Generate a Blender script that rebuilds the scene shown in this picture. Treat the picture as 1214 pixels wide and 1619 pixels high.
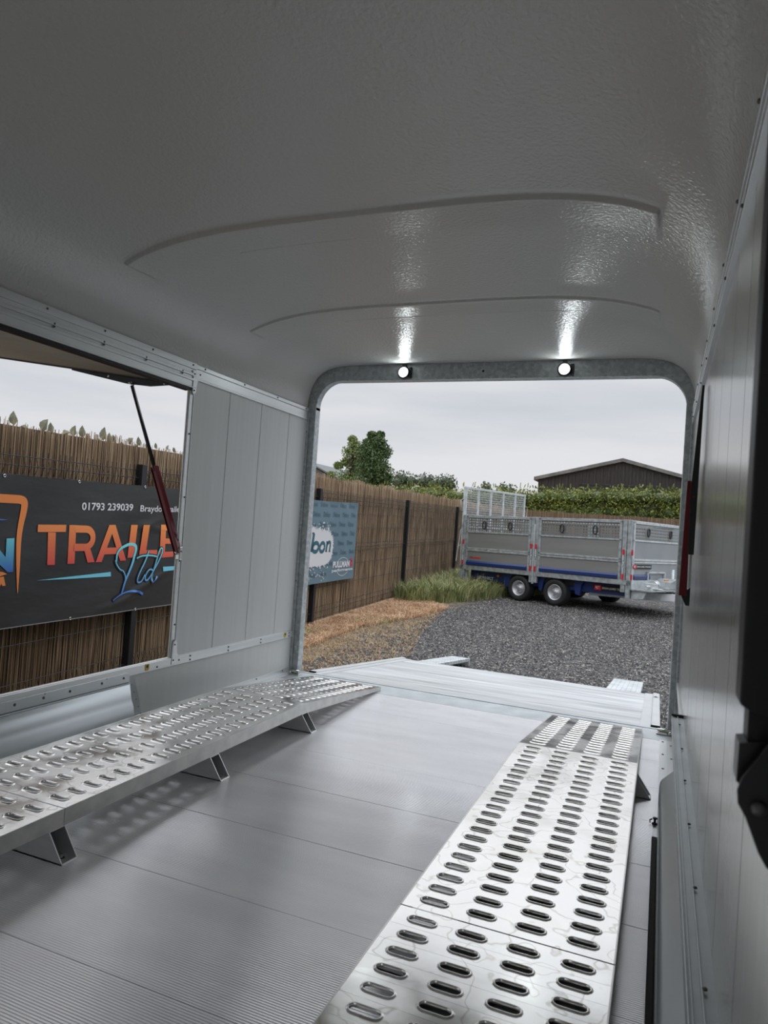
import bpy, bmesh, math, random
from mathutils import Vector, Matrix
R = random.Random(7)
for o in list(bpy.data.objects): bpy.data.objects.remove(o)
SC = bpy.context.scene
COL = SC.collection
PI = math.pi

# ------------------------------------------------------------------ camera
CAM_F, YAW, PITCH, ROLL = 1100.4, .3828, .0218, .0689
cam_d = bpy.data.cameras.new('camera'); cam = bpy.data.objects.new('camera', cam_d); COL.objects.link(cam)
cam_d.sensor_fit = 'VERTICAL'; cam_d.sensor_height = 36.0; cam_d.lens = 36.0*CAM_F/1619
cam_d.clip_start = .02; cam_d.clip_end = 500
f_ = Vector((-math.sin(YAW)*math.cos(PITCH), math.cos(YAW)*math.cos(PITCH), math.sin(PITCH)))
r_ = Vector((math.cos(YAW), math.sin(YAW), 0)); u_ = r_.cross(f_)
r2 = math.cos(ROLL)*r_ + math.sin(ROLL)*u_; u2 = -math.sin(ROLL)*r_ + math.cos(ROLL)*u_
M = Matrix((r2, u2, -f_)).transposed().to_4x4(); M.translation = Vector((.9557, -3.7149, .9063))
cam.matrix_world = M
cam_d.dof.use_dof = True; cam_d.dof.focus_distance = 4.0; cam_d.dof.aperture_fstop = 9.0
SC.camera = cam
SC.view_settings.view_transform = 'Standard'; SC.view_settings.look = 'None'
SC.view_settings.gamma = 1; SC.view_settings.use_curve_mapping = False
SC.view_settings.exposure = 0.0

# ------------------------------------------------------------------ overcast sky
SKY = .74; LAMP = 85.0
w = bpy.data.worlds.new('overcast_sky'); SC.world = w; w.use_nodes = True
nt = w.node_tree; nt.nodes.clear()
def N(t, **k):
    n = nt.nodes.new(t)
    for a, b in k.items(): setattr(n, a, b)
    return n
tc = N('ShaderNodeTexCoord'); mp = N('ShaderNodeMapping'); mp.inputs['Scale'].default_value = (1.0, 1.0, 7.0)
nz = N('ShaderNodeTexNoise'); nz.inputs['Scale'].default_value = 1.7; nz.inputs['Detail'].default_value = 6; nz.inputs['Roughness'].default_value = .5
cr = N('ShaderNodeValToRGB'); cr.color_ramp.elements[0].position = .36; cr.color_ramp.elements[0].color = (.80, .845, .92, 1)
cr.color_ramp.elements[1].position = .66; cr.color_ramp.elements[1].color = (1.03, 1.04, 1.07, 1)
sx = N('ShaderNodeSeparateXYZ'); mr = N('ShaderNodeMapRange')
mr.inputs[1].default_value = .22; mr.inputs[2].default_value = .9; mr.inputs[3].default_value = 1.0; mr.inputs[4].default_value = 3.6
mx = N('ShaderNodeVectorMath', operation='SCALE'); bg = N('ShaderNodeBackground'); ou = N('ShaderNodeOutputWorld')
L = nt.links.new
L(tc.outputs['Generated'], mp.inputs[0]); L(mp.outputs[0], nz.inputs[0]); L(nz.outputs[0], cr.inputs[0])
L(tc.outputs['Generated'], sx.inputs[0]); L(sx.outputs[2], mr.inputs[0])
L(cr.outputs[0], mx.inputs[0]); L(mr.outputs[0], mx.inputs['Scale']); L(mx.outputs[0], bg.inputs[0])
bg.inputs[1].default_value = SKY; L(bg.outputs[0], ou.inputs[0])
SC.cycles.max_bounces = 10; SC.cycles.diffuse_bounces = 6; SC.cycles.glossy_bounces = 5
SC.cycles.sample_clamp_indirect = 6

# ------------------------------------------------------------------ materials
MATS = {}
def mat(name, col, rough=.5, metal=0., col2=None, nscale=6., stretch=(1, 1, 1), bump=0., bscale=60., bstretch=(1, 1, 1), bdist=.002,
        lo=.35, hi=.65, detail=4, r2=None, spec=.5, emit=None, coat=0., alpha=None, voro=False):
    if name in MATS: return MATS[name]
    m = bpy.data.materials.new(name); m.use_nodes = True; t = m.node_tree; b = t.nodes['Principled BSDF']
    b.inputs['Roughness'].default_value = rough; b.inputs['Metallic'].default_value = metal
    b.inputs['Specular IOR Level'].default_value = spec; b.inputs['Coat Weight'].default_value = coat
    b.inputs['Base Color'].default_value = (*col, 1)
    tc = t.nodes.new('ShaderNodeTexCoord')
    if col2 is not None:
        mp = t.nodes.new('ShaderNodeMapping'); mp.inputs['Scale'].default_value = stretch
        if voro:
            nz = t.nodes.new('ShaderNodeTexVoronoi'); nz.inputs['Scale'].default_value = nscale; src = nz.outputs['Color']
        else:
            nz = t.nodes.new('ShaderNodeTexNoise'); nz.inputs['Scale'].default_value = nscale; nz.inputs['Detail'].default_value = detail; src = nz.outputs[0]
        rp = t.nodes.new('ShaderNodeValToRGB'); rp.color_ramp.elements[0].position = lo; rp.color_ramp.elements[1].position = hi
        rp.color_ramp.elements[0].color = (*col, 1); rp.color_ramp.elements[1].color = (*col2, 1)
        t.links.new(tc.outputs['Object'], mp.inputs[0]); t.links.new(mp.outputs[0], nz.inputs['Vector'])
        t.links.new(src, rp.inputs[0]); t.links.new(rp.outputs[0], b.inputs['Base Color'])
        if r2 is not None:
            q = t.nodes.new('ShaderNodeMapRange'); q.inputs[1].default_value = lo; q.inputs[2].default_value = hi
            q.inputs[3].default_value = rough; q.inputs[4].default_value = r2
            t.links.new(src, q.inputs[0]); t.links.new(q.outputs[0], b.inputs['Roughness'])
    if bump:
        mp2 = t.nodes.new('ShaderNodeMapping'); mp2.inputs['Scale'].default_value = bstretch
        n2 = t.nodes.new('ShaderNodeTexNoise'); n2.inputs['Scale'].default_value = bscale; n2.inputs['Detail'].default_value = 3
        bp = t.nodes.new('ShaderNodeBump'); bp.inputs['Strength'].default_value = bump; bp.inputs['Distance'].default_value = bdist
        t.links.new(tc.outputs['Object'], mp2.inputs[0]); t.links.new(mp2.outputs[0], n2.inputs['Vector'])
        t.links.new(n2.outputs[0], bp.inputs['Height']); t.links.new(bp.outputs[0], b.inputs['Normal'])
    if emit:
        b.inputs['Emission Color'].default_value = (*emit[:3], 1); b.inputs['Emission Strength'].default_value = emit[3]
    MATS[name] = m; return m

def mat_grad(name, z0, z1, c0, c1, rough=.45, axis=2):
    m = bpy.data.materials.new(name); m.use_nodes = True; t = m.node_tree; b = t.nodes['Principled BSDF']
    b.inputs['Roughness'].default_value = rough
    tc = t.nodes.new('ShaderNodeTexCoord'); s = t.nodes.new('ShaderNodeSeparateXYZ'); q = t.nodes.new('ShaderNodeMapRange')
    q.inputs[1].default_value = z0; q.inputs[2].default_value = z1
    rp = t.nodes.new('ShaderNodeValToRGB'); rp.color_ramp.elements[0].color = (*c0, 1); rp.color_ramp.elements[1].color = (*c1, 1)
    t.links.new(tc.outputs['Object'], s.inputs[0]); t.links.new(s.outputs[axis], q.inputs[0]); t.links.new(q.outputs[0], rp.inputs[0])
    t.links.new(rp.outputs[0], b.inputs['Base Color']); MATS[name] = m; return m

GRP = mat('white_grp_gelcoat', (.53, .53, .51), .24, 0, bump=.55, bscale=85, bdist=.0045, spec=.5)
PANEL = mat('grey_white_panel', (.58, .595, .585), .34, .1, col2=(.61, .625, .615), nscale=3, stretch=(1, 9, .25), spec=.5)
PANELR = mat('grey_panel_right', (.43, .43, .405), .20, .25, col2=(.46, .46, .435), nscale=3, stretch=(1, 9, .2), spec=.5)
ANOD = mat('anodised_aluminium', (.62, .64, .645), .38, .75, col2=(.68, .70, .70), nscale=8, stretch=(1, .2, 6))
GALV = mat('galvanised_steel', (.38, .41, .425), .40, .3, col2=(.58, .62, .63), nscale=60, voro=True, lo=.1, hi=.9, r2=.55, bump=.25, bscale=90)
GALVL = mat('light_galvanised_steel', (.40, .435, .45), .40, .6, col2=(.54, .575, .59), nscale=9, lo=.3, hi=.7, r2=.5)
STEEL = mat('stainless_track', (.68, .67, .64), .14, .93, col2=(.84, .83, .81), nscale=6, lo=.40, hi=.56, r2=.26, bump=.06, bscale=14, bdist=.004, detail=8)
def stain_lines(m):
    t = m.node_tree; b = t.nodes['Principled BSDF']; src = b.inputs['Base Color'].links[0].from_socket
    tc = t.nodes.new('ShaderNodeTexCoord'); n = t.nodes.new('ShaderNodeTexNoise'); n.inputs['Scale'].default_value = 7.5; n.inputs['Detail'].default_value = 2.5
    r = t.nodes.new('ShaderNodeValToRGB'); e = r.color_ramp.elements; e[0].position = .470; e[0].color = (1, 1, 1, 1); e[1].position = .492; e[1].color = (1, 1, 1, 1)
    x = e.new(.481); x.color = (.62, .60, .57, 1)
    x = e.new(.585); x.color = (1, 1, 1, 1); x = e.new(.594); x.color = (.72, .69, .64, 1); x = e.new(.604); x.color = (1, 1, 1, 1)
    k = t.nodes.new('ShaderNodeMix'); k.data_type = 'RGBA'; k.blend_type = 'MULTIPLY'; k.inputs[0].default_value = .8
    t.links.new(tc.outputs['Object'], n.inputs['Vector']); t.links.new(n.outputs[0], r.inputs[0]); t.links.new(src, k.inputs[6]); t.links.new(r.outputs[0], k.inputs[7]); t.links.new(k.outputs[2], b.inputs['Base Color'])
stain_lines(STEEL)
STEELD = mat('stained_track_edge', (.50, .51, .50), .3, .9, col2=(.66, .65, .62), nscale=14, r2=.4)
BOXM = mat('wheel_box_zinc', (.52, .56, .585), .26, .5, col2=(.58, .62, .64), nscale=2)
BLACKP = mat('black_plastic', (.004, .004, .005), .5)
BLACKM = mat('black_painted_metal', (.012, .012, .014), .4)
DARKM = mat('dark_grey_metal', (.03, .032, .033), .45, .3)
REDM = mat('dark_red_painted_metal', (.16, .006, .012), .35)
RUBBER = mat('rubber', (.045, .042, .04), .8)
RIVET = mat('dark_rivet_steel', (.13, .13, .13), .4, .8)  # even dark grey steel of the rivets and small bolts
CHROME = mat('zinc_plate', (.6, .61, .58), .25, 1.)
YEL = mat('yellow_sticker', (.55, .42, .03), .5)
BROWNU = mat('flap_underside', (.40, .36, .29), .55, 0, col2=(.45, .41, .33), nscale=4, stretch=(.3, 6, 1))
WOODREED = mat('reed_brown', (.13, .078, .04), .75, 0, col2=(.56, .42, .28), nscale=95, stretch=(1, 1, .025), lo=.34, hi=.66, detail=2)
WIRE = mat('dark_wire', (.025, .027, .03), .5, .4)
POSTM = mat('black_post', (.007, .008, .011), .42)
WHITE = mat('white_print', (.62, .62, .64), .5)
TEAL = mat('teal_print', (.03, .115, .15), .5)
TEALD = mat('faint_teal_print', (.075, .14, .175), .5)
REDP = mat('red_print', (.55, .03, .03), .5)
BLUEP = mat('blue_paint', (.012, .03, .13), .35)
BOARD = mat('grey_board', (.20, .203, .192), .5, .2, col2=(.225, .228, .215), nscale=2, stretch=(.5, 1, 6))
BOARDL = mat('pale_board', (.28, .305, .315), .5, .3, col2=(.31, .335, .345), nscale=3)
MESHG = mat('perforated_grey', (.20, .205, .20), .5, .4)
BRIGHT = mat('bright_galvanised', (.46, .50, .51), .38, .35, col2=(.62, .65, .66), nscale=12, r2=.5)
TYRE = mat('tyre_rubber', (.012, .012, .013), .75)
RIM = mat('silver_rim', (.50, .50, .52), .3, .6)
AMBER = mat('amber_reflector', (.75, .22, .01), .3)
REDL = mat('red_latch', (.62, .012, .02), .35)
BARK = mat('bark', (.06, .045, .03), .9)
GALVT = mat('darker_galvanised_steel', (.24, .26, .265), .45, .3, col2=(.40, .43, .44), nscale=14, r2=.5)  # galvanised steel, darkened to offset the strong sky over the yard
BARNW = mat('dark_barn_boards', (.022, .017, .016), .75, 0, col2=(.05, .041, .038), nscale=5, stretch=(6, 6, .4))
BARNR = mat('barn_roof', (.13, .125, .115), .8, 0, col2=(.21, .20, .185), nscale=3)

def floor_mat():
    m = bpy.data.materials.new('ribbed_floor_aluminium'); m.use_nodes = True; t = m.node_tree; b = t.nodes['Principled BSDF']
    tc = t.nodes.new('ShaderNodeTexCoord'); s = t.nodes.new('ShaderNodeSeparateXYZ')
    mu = t.nodes.new('ShaderNodeMath'); mu.operation = 'MULTIPLY'; mu.inputs[1].default_value = 2*PI/.0066
    sn = t.nodes.new('ShaderNodeMath'); sn.operation = 'SINE'
    bp = t.nodes.new('ShaderNodeBump'); bp.inputs['Strength'].default_value = .50; bp.inputs['Distance'].default_value = .0006
    mp = t.nodes.new('ShaderNodeMapping'); mp.inputs['Scale'].default_value = (.6, 2.2, 1)
    nz = t.nodes.new('ShaderNodeTexNoise'); nz.inputs['Scale'].default_value = 4; nz.inputs['Detail'].default_value = 5
    rp = t.nodes.new('ShaderNodeValToRGB'); e = rp.color_ramp.elements
    e[0].position = .35; e[0].color = (.82, .82, .84, 1); e[1].position = .65; e[1].color = (.90, .90, .915, 1)
    q = t.nodes.new('ShaderNodeMapRange'); q.inputs[1].default_value = .3; q.inputs[2].default_value = .7; q.inputs[3].default_value = .13; q.inputs[4].default_value = .20
    k = t.nodes.new('ShaderNodeMix'); k.data_type = 'RGBA'; k.blend_type = 'MULTIPLY'
    g = t.nodes.new('ShaderNodeMapRange'); g.inputs[1].default_value = -1; g.inputs[2].default_value = -.3; g.inputs[3].default_value = .88; g.inputs[4].default_value = 1
    L = t.links.new
    L(tc.outputs['Object'], s.inputs[0]); L(s.outputs[1], mu.inputs[0]); L(mu.outputs[0], sn.inputs[0]); L(sn.outputs[0], bp.inputs['Height'])
    L(tc.outputs['Object'], mp.inputs[0]); L(mp.outputs[0], nz.inputs[0]); L(nz.outputs[0], rp.inputs[0]); L(nz.outputs[0], q.inputs[0])
    k.inputs[0].default_value = 1; L(rp.outputs[0], k.inputs[6]); L(sn.outputs[0], g.inputs[0]); L(g.outputs[0], k.inputs[7])
    L(k.outputs[2], b.inputs['Base Color']); L(q.outputs[0], b.inputs['Roughness']); L(bp.outputs[0], b.inputs['Normal'])
    b.inputs['Metallic'].default_value = .5
    return m
FLOOR = floor_mat()

def ground_mat():
    m = bpy.data.materials.new('gravel_ground'); m.use_nodes = True; t = m.node_tree; b = t.nodes['Principled BSDF']
    b.inputs['Roughness'].default_value = .85
    tc = t.nodes.new('ShaderNodeTexCoord'); v = t.nodes.new('ShaderNodeTexVoronoi'); v.inputs['Scale'].default_value = 36
    hs = t.nodes.new('ShaderNodeSeparateColor'); rp = t.nodes.new('ShaderNodeValToRGB'); e = rp.color_ramp.elements
    e[0].position = 0; e[0].color = (.03, .03, .03, 1); e[1].position = 1; e[1].color = (.36, .32, .28, 1)
    x = e.new(.55); x.color = (.055, .055, .057, 1); x = e.new(.88); x.color = (.12, .115, .11, 1)
    bp = t.nodes.new('ShaderNodeBump'); bp.inputs['Strength'].default_value = 1; bp.inputs['Distance'].default_value = .02
    L = t.links.new; L(tc.outputs['Object'], v.inputs['Vector']); L(v.outputs['Color'], hs.inputs[0]); L(hs.outputs[0], rp.inputs[0])
    # straw strewn strip along the fence
    s = t.nodes.new('ShaderNodeSeparateXYZ'); L(tc.outputs['Object'], s.inputs[0])
    n = t.nodes.new('ShaderNodeTexNoise'); n.inputs['Scale'].default_value = 3.5; n.inputs['Detail'].default_value = 8; L(tc.outputs['Object'], n.inputs[0])
    a = t.nodes.new('ShaderNodeMath'); a.operation = 'MULTIPLY_ADD'; a.inputs[1].default_value = 1.8; L(n.outputs[0], a.inputs[0]); L(s.outputs[0], a.inputs[2])
    q = t.nodes.new('ShaderNodeMapRange'); q.inputs[1].default_value = -1.05; q.inputs[2].default_value = -1.7; q.inputs[3].default_value = 0; q.inputs[4].default_value = 1
    L(a.outputs[0], q.inputs[0])
    n2 = t.nodes.new('ShaderNodeTexNoise'); n2.inputs['Scale'].default_value = 60; n2.inputs['Detail'].default_value = 4; L(tc.outputs['Object'], n2.inputs[0])
    r2 = t.nodes.new('ShaderNodeValToRGB'); r2.color_ramp.elements[0].position = .35; r2.color_ramp.elements[1].position = .7
    r2.color_ramp.elements[0].color = (.16, .11, .06, 1); r2.color_ramp.elements[1].color = (.46, .33, .19, 1); L(n2.outputs[0], r2.inputs[0])
    k = t.nodes.new('ShaderNodeMix'); k.data_type = 'RGBA'; L(q.outputs[0], k.inputs[0]); L(rp.outputs[0], k.inputs[6]); L(r2.outputs[0], k.inputs[7])
    L(k.outputs[2], b.inputs['Base Color']); L(v.outputs['Distance'], bp.inputs['Height']); L(bp.outputs[0], b.inputs['Normal'])
    return m
GROUNDM = ground_mat()

# ------------------------------------------------------------------ mesh builder
class MB:
    def __init__(s): s.v = []; s.f = []; s.m = []; s.sm = []
    def add(s, vs, fs, mi=0, smooth=False):
        b = len(s.v); s.v.extend([Vector(q) for q in vs])
        for f in fs: s.f.append([b+i for i in f]); s.m.append(mi); s.sm.append(smooth)
        return s
    def box(s, x0, x1, y0, y1, z0, z1, mi=0):
        return s.hexa([(x0, y0, z0), (x1, y0, z0), (x1, y1, z0), (x0, y1, z0), (x0, y0, z1), (x1, y0, z1), (x1, y1, z1), (x0, y1, z1)], mi)
    def hexa(s, v, mi=0):
        return s.add(v, [(0, 3, 2, 1), (4, 5, 6, 7), (0, 1, 5, 4), (1, 2, 6, 5), (2, 3, 7, 6), (3, 0, 4, 7)], mi)
    def prism(s, pts, axis, a, b, mi=0, fn=None):
        """pts in the plane across axis ('x': (y,z), 'y': (x,z), 'z': (x,y))"""
        def P(p, t): return {'x': (t, p[0], p[1]), 'y': (p[0], t, p[1]), 'z': (p[0], p[1], t)}[axis]
        n = len(pts); vs = [P(p, a) for p in pts]+[P(p, b) for p in pts]
        if fn: vs = [fn(*q) for q in vs]
        fs = [tuple(range(n)), tuple(range(2*n-1, n-1, -1))]+[(i, i+n, (i+1) % n+n, (i+1) % n) for i in range(n)]
        return s.add(vs, fs, mi)
    def bar(s, p, q, w, h, up=(0, 0, 1), mi=0):
        p = Vector(p); q = Vector(q); d = (q-p).normalized(); up = Vector(up)
        r = d.cross(up)
        if r.length < 1e-4: r = d.cross(Vector((1, 0, 0)))
        r.normalize(); t = r.cross(d).normalized()
        c = lambda o, a, b: o+r*a*w/2+t*b*h/2
        return s.hexa([c(p, -1, -1), c(p, 1, -1), c(q, 1, -1), c(q, -1, -1), c(p, -1, 1), c(p, 1, 1), c(q, 1, 1), c(q, -1, 1)], mi)
    def tube(s, pts, r, n=8, mi=0, cap=True, closed=False):
        pts = [Vector(p) for p in pts]; m = len(pts); rs = r if isinstance(r, (list, tuple)) else [r]*m
        b = len(s.v); ref = Vector((.31, .17, .93))
        for i, p in enumerate(pts):
            if closed: d = pts[(i+1) % m]-pts[i-1]
            else: d = pts[min(i+1, m-1)]-pts[max(i-1, 0)]
            d.normalize(); a = d.cross(ref)
            if a.length < 1e-3: a = d.cross(Vector((1, 0, 0)))
            a.normalize(); c = d.cross(a)
            for k in range(n): s.v.append(p+(a*math.cos(2*PI*k/n)+c*math.sin(2*PI*k/n))*rs[i])
        for i in range(m if closed else m-1):
            j = (i+1) % m
            for k in range(n):
                s.f.append([b+i*n+k, b+i*n+(k+1) % n, b+j*n+(k+1) % n, b+j*n+k]); s.m.append(mi); s.sm.append(n > 4)
        if cap and not closed:
            s.f.append([b+k for k in range(n)][::-1]); s.m.append(mi); s.sm.append(False)
            s.f.append([b+(m-1)*n+k for k in range(n)]); s.m.append(mi); s.sm.append(False)
        return s
    def lathe(s, prof, c, axis, n=24, mi=0, smooth=True):
        """prof list of (radius, along)"""
        c = Vector(c); axis = Vector(axis).normalized(); a = axis.cross(Vector((.3, .2, .9))).normalized(); e = axis.cross(a)
        b = len(s.v)
        for r, h in prof:
            for k in range(n): s.v.append(c+axis*h+(a*math.cos(2*PI*k/n)+e*math.sin(2*PI*k/n))*r)
        for i in range(len(prof)-1):
            for k in range(n):
                s.f.append([b+i*n+k, b+i*n+(k+1) % n, b+(i+1)*n+(k+1) % n, b+(i+1)*n+k]); s.m.append(mi); s.sm.append(smooth)
        return s
    def grid(s, fn, nu, nv, mi=0, smooth=True):
        b = len(s.v)
        for i in range(nu+1):
            for j in range(nv+1): s.v.append(Vector(fn(i/nu, j/nv)))
        for i in range(nu):
            for j in range(nv):
                q = b+i*(nv+1)+j; s.f.append([q, q+nv+1, q+nv+2, q+1]); s.m.append(mi); s.sm.append(smooth)
        return s
ORG = {}
def _label(o, label, cat, group, kind):
    if label: o['label'] = label
    if cat: o['category'] = cat
    if group: o['group'] = group
    if kind: o['kind'] = kind
def thing(name, label, cat, loc=(0, 0, 0), group=None, rot=None, kind=None):
    o = bpy.data.objects.new(name, None); COL.objects.link(o); o.location = loc; o.empty_display_size = .1
    if rot: o.rotation_euler = rot
    ORG[o.name] = Vector((0, 0, 0)) if rot else Vector(loc)
    _label(o, label, cat, group, kind); return o
def part(name, mb, mats, parent=None, label=None, cat=None, group=None, kind=None, bevel=0, recalc=True):
    me = bpy.data.meshes.new(name)
    org = ORG.get(parent.name, Vector((0, 0, 0))) if parent else Vector((0, 0, 0))
    me.from_pydata([tuple(v-org) for v in mb.v], [], mb.f)
    for m in (mats if isinstance(mats, (list, tuple)) else [mats]): me.materials.append(m)
    me.polygons.foreach_set('material_index', mb.m); me.polygons.foreach_set('use_smooth', mb.sm)
    if recalc:
        bm = bmesh.new(); bm.from_mesh(me); bmesh.ops.recalc_face_normals(bm, faces=bm.faces); bm.to_mesh(me); bm.free()
    me.update()
    o = bpy.data.objects.new(name, me); COL.objects.link(o)
    if parent: o.parent = parent; ORG[o.name] = org
    if bevel:
        bv = o.modifiers.new('bevel', 'BEVEL'); bv.width = bevel; bv.segments = 2; bv.limit_method = 'ANGLE'; bv.angle_limit = .7
    _label(o, label, cat, group, kind); return o
def solo(name, mb, mats, label, cat, group=None, kind=None, bevel=0, base=None):
    """one-mesh thing, its origin moved to its own base"""
    n = len(mb.v); c = Vector(base) if base else Vector((sum(v.x for v in mb.v)/n, sum(v.y for v in mb.v)/n, min(v.z for v in mb.v)))
    for v in mb.v: v -= c
    o = part(name, mb, mats, None, label, cat, group, kind, bevel); o.location = c; return o
def dup(o, loc, parent=None):
    c = o.copy(); COL.objects.link(c); c.location = loc
    if parent: c.parent = parent; ORG[c.name] = ORG.get(parent.name, Vector((0, 0, 0)))
    return c
RIV = {}
def rivets(parent, pts, ax, r=.0045, m=None, name='rivet'):
    m = m or RIVET; key = (ax, r, m.name)
    for p in pts:
        loc = Vector(p)-ORG.get(parent.name, Vector((0, 0, 0)))
        if key not in RIV:
            mb = MB().lathe([(0, .003), (r*.6, .0026), (r, .001), (r, -.001)], (0, 0, 0), ax, 10)
            o = part(name, mb, m); o.location = loc; o.parent = parent; RIV[key] = o
        else: dup(RIV[key], loc, parent)

# ================================================================== THE GROUND
G0, GK = -.435, .02
def gz(y): return G0+GK*y
mb = MB(); mb.add([(-30, -8, gz(-8)), (25, -8, gz(-8)), (25, 60, gz(60)), (-30, 60, gz(60))], [(0, 1, 2, 3)])
part('ground', mb, GROUNDM, kind='structure')

# ================================================================== THE ENCLOSED TRAILER (setting)
XL, XR = -1.08, 1.066; YF = -5.4
# floor boards run across
mb = MB(); ys = [-.17-.349*k for k in range(0, 16)]
for a, b in zip(ys[:-1], ys[1:]): mb.box(XL-.03, XR+.03, b+.0012, a-.0012, -.05, 0)
mb.box(XL-.03, XR+.03, YF-.4, ys[-1], -.05, 0)
floor = part('floor', mb, FLOOR, kind='structure')
mb = MB().box(XL-.03, XR+.03, YF-.4, 0, -.062, -.0505); part('underlay', mb, DARKM, floor)
mb = MB().box(-1.06, 1.06, -.169, .03, -.05, .0008); part('threshold_strip', mb, GALVL, floor, label='grey steel threshold strip', bevel=.002)
mb = MB().box(-1.04, 1.04, .03, .05, -.04, .004); part('hinge_bar', mb, GALVL, floor, bevel=.003)
mb = MB().box(.992, XR-.012, -.95, -.17, 0, .004); mb.box(1.02, 1.024, -.95, -.17, .004, .006); ep = part('edge_plate', mb, ANOD, floor)
rivets(floor, [(1.006, -.2-.21*k, .004) for k in range(4)]+[(1.04, -.25-.21*k, .004) for k in range(4)], (0, 0, 1), .005)
mb = MB().box(.974, .989, -5, -1.372, 0, .014); part('rubber_strip', mb, RUBBER, floor, label='black rubber strip', bevel=.003)

# ---- roof
def ztop(y):
    return 1.847+.032*min(1, max(0, -y/.9))+.02*min(1, max(0, (-y-.9)/1.2))
def smooth(t): t = max(0, min(1, t)); return t*t*(3-2*t)
def ridge(x, y):
    d = 0
    for y0, h, ln in ((-.93, .011, .17), (-1.76, .015, .19)):
        if y >= y0-.006:
            t = (y-y0)/ln
            s = smooth((y-y0+.006)/.012)*max(0, 1-max(0, t))
            d += h*s*smooth((.915-abs(x))/.014)
    return d
def roof_z(x, y):
    a = smooth((-y-.05)/.75); p = 14*(1-a)+4*a
    t = min(1, abs(x)/1.078)
    z = 1.585+(ztop(y)-1.585)*math.sqrt(max(0, 1-t**p))
    return z-ridge(x, y)
xs = sorted(set([round(1.078*math.sin(PI/2*k/60), 4)*s for k in range(61) for s in (1, -1)]+[s*(.898+.004*k) for k in range(6) for s in (1, -1)]))
yy = [0, -.02]; y = -.05
yset = set([0, -.02])
while y > YF: yset.add(round(y, 4)); y -= .05
for y0 in (-.93, -1.76):
    for k in range(7): yset.add(round(y0-.006+.002*k, 4))
    for k in range(1, 6): yset.add(round(y0+.035*k, 4))
yy = sorted(yset)+[]
yy = [YF-.4]+yy
mb = MB(); n = len(xs)
for y in yy:
    for x in xs: mb.v.append(Vector((x*(XR if x > 0 else -XL)/1.078, y, roof_z(x, max(y, YF)))))
for j in range(len(yy)-1):
    for i in range(n-1):
        q = j*n+i; mb.f.append([q, q+1, q+1+n, q+n]); mb.m.append(0); mb.sm.append(True)
ceil_ = part('ceiling', mb, GRP, kind='structure', recalc=False)
so = ceil_.modifiers.new('thick', 'SOLIDIFY'); so.thickness = .02; so.offset = 1 if ceil_.data.polygons[0].normal.z > 0 else -1
# moulding seams in the gelcoat, fine raised lines
for y0, x0, x1 in ((-1.573, -.55, -.08), (-1.573, .45, .8), (-.76, .1, .82), (-.76, -.5, .0)):
    pts = [(x0+(x1-x0)*k/14, y0, roof_z(x0+(x1-x0)*k/14, y0)+.0006) for k in range(15)]
    part('moulding_line', MB().tube(pts, .0022, 6), GRP, ceil_)

# ---- left wall
wl = thing('wall_left', None, None, (XL, 0, 0), kind='structure')
def planks(mb, x, t, ys, z0, z1, g=.0045):
    for a, b in zip(ys[:-1], ys[1:]): mb.box(min(x, x+t), max(x, x+t), min(a, b)+g/2, max(a, b)-g/2, z0, z1)
    mb.box(min(x+t*.3, x+t), max(x+t*.3, x+t), min(ys)+.001, max(ys)-.001, z0+.001, z1-.001)
mb = MB(); planks(mb, XL, -.010, [-.012, -.219, -.515, -.81, -1.1], .24, 1.53); part('panel', mb, PANEL, wl)
mb = MB(); planks(mb, XL, -.028, [-3.07, -3.4, -3.65], .24, 1.53); planks(mb, XL, -.028, [-5.1, YF-.4], .24, 1.53); part('panel', mb, PANEL, wl)  # gap between the sections is an added, unseen opening for more daylight
mb = MB(); mb.box(XL-.028, XL, YF-.4, -.012, 0, .218); part('lower_panel', mb, PANEL, wl)
mb = MB(); mb.box(XL-.012, XL+.010, YF-.4, -.012, .214, .251); mb.box(XL-.012, XL+.004, YF-.4, -.012, .251, .254)
sill = part('sill_rail', mb, ANOD, wl, bevel=.002)
mb = MB(); mb.box(XL, XL+.006, YF-.4, -.012, .004, .034); mb.box(XL, XL+.035, YF-.4, -.012, 0, .006); part('skirting_angle', mb, ANOD, wl, bevel=.001)
mb = MB()   # roof rail, slim beside the door, deep above the opening
mb.box(XL-.01, XL+.012, -1.105, -.012, 1.572, 1.592); mb.box(XL-.01, XL+.008, -1.105, -.012, 1.528, 1.572); mb.box(XL-.01, XL+.012, -1.105, -.012, 1.52, 1.53)
part('roof_rail', mb, ANOD, wl, bevel=.002)
mb = MB()
mb.box(XL-.03, XL+.012, -3.1, -1.10, 1.566, 1.595)
for k, (z0, z1, d) in enumerate(((1.548, 1.566, .007), (1.535, 1.548, .013), (1.524, 1.535, .008), (1.513, 1.524, .013), (1.486, 1.513, .009), (1.480, 1.486, .014))):
    mb.box(XL-.03, XL+d, -3.1, -1.10, z0, z1)
mb.box(XL-.03, XL+.01, YF-.4, -3.1, 1.50, 1.595)
part('roof_rail', mb, ANOD, wl, bevel=.0015)
mb = MB(); mb.box(XL-.03, XL+.006, -3.07, -1.12, 1.468, 1.480); part('rubber_seal', mb, BLACKP, wl, label='black rubber door seal')
mb = MB(); mb.box(XL-.010, XL+.004, -1.128, -1.098, .25, 1.53); mb.box(XL-.008, XL-.002, -1.133, -1.127, .25, 1.49); mb.box(XL-.001, XL+.007, -1.104, -1.099, .25, 1.53)
part('window_post', mb, ANOD, wl, bevel=.0015)
mb = MB(); mb.box(XL-.035, XL+.004, -3.10, -3.07, .25, 1.53); part('window_post', mb, ANOD, wl, bevel=.0015)
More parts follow.
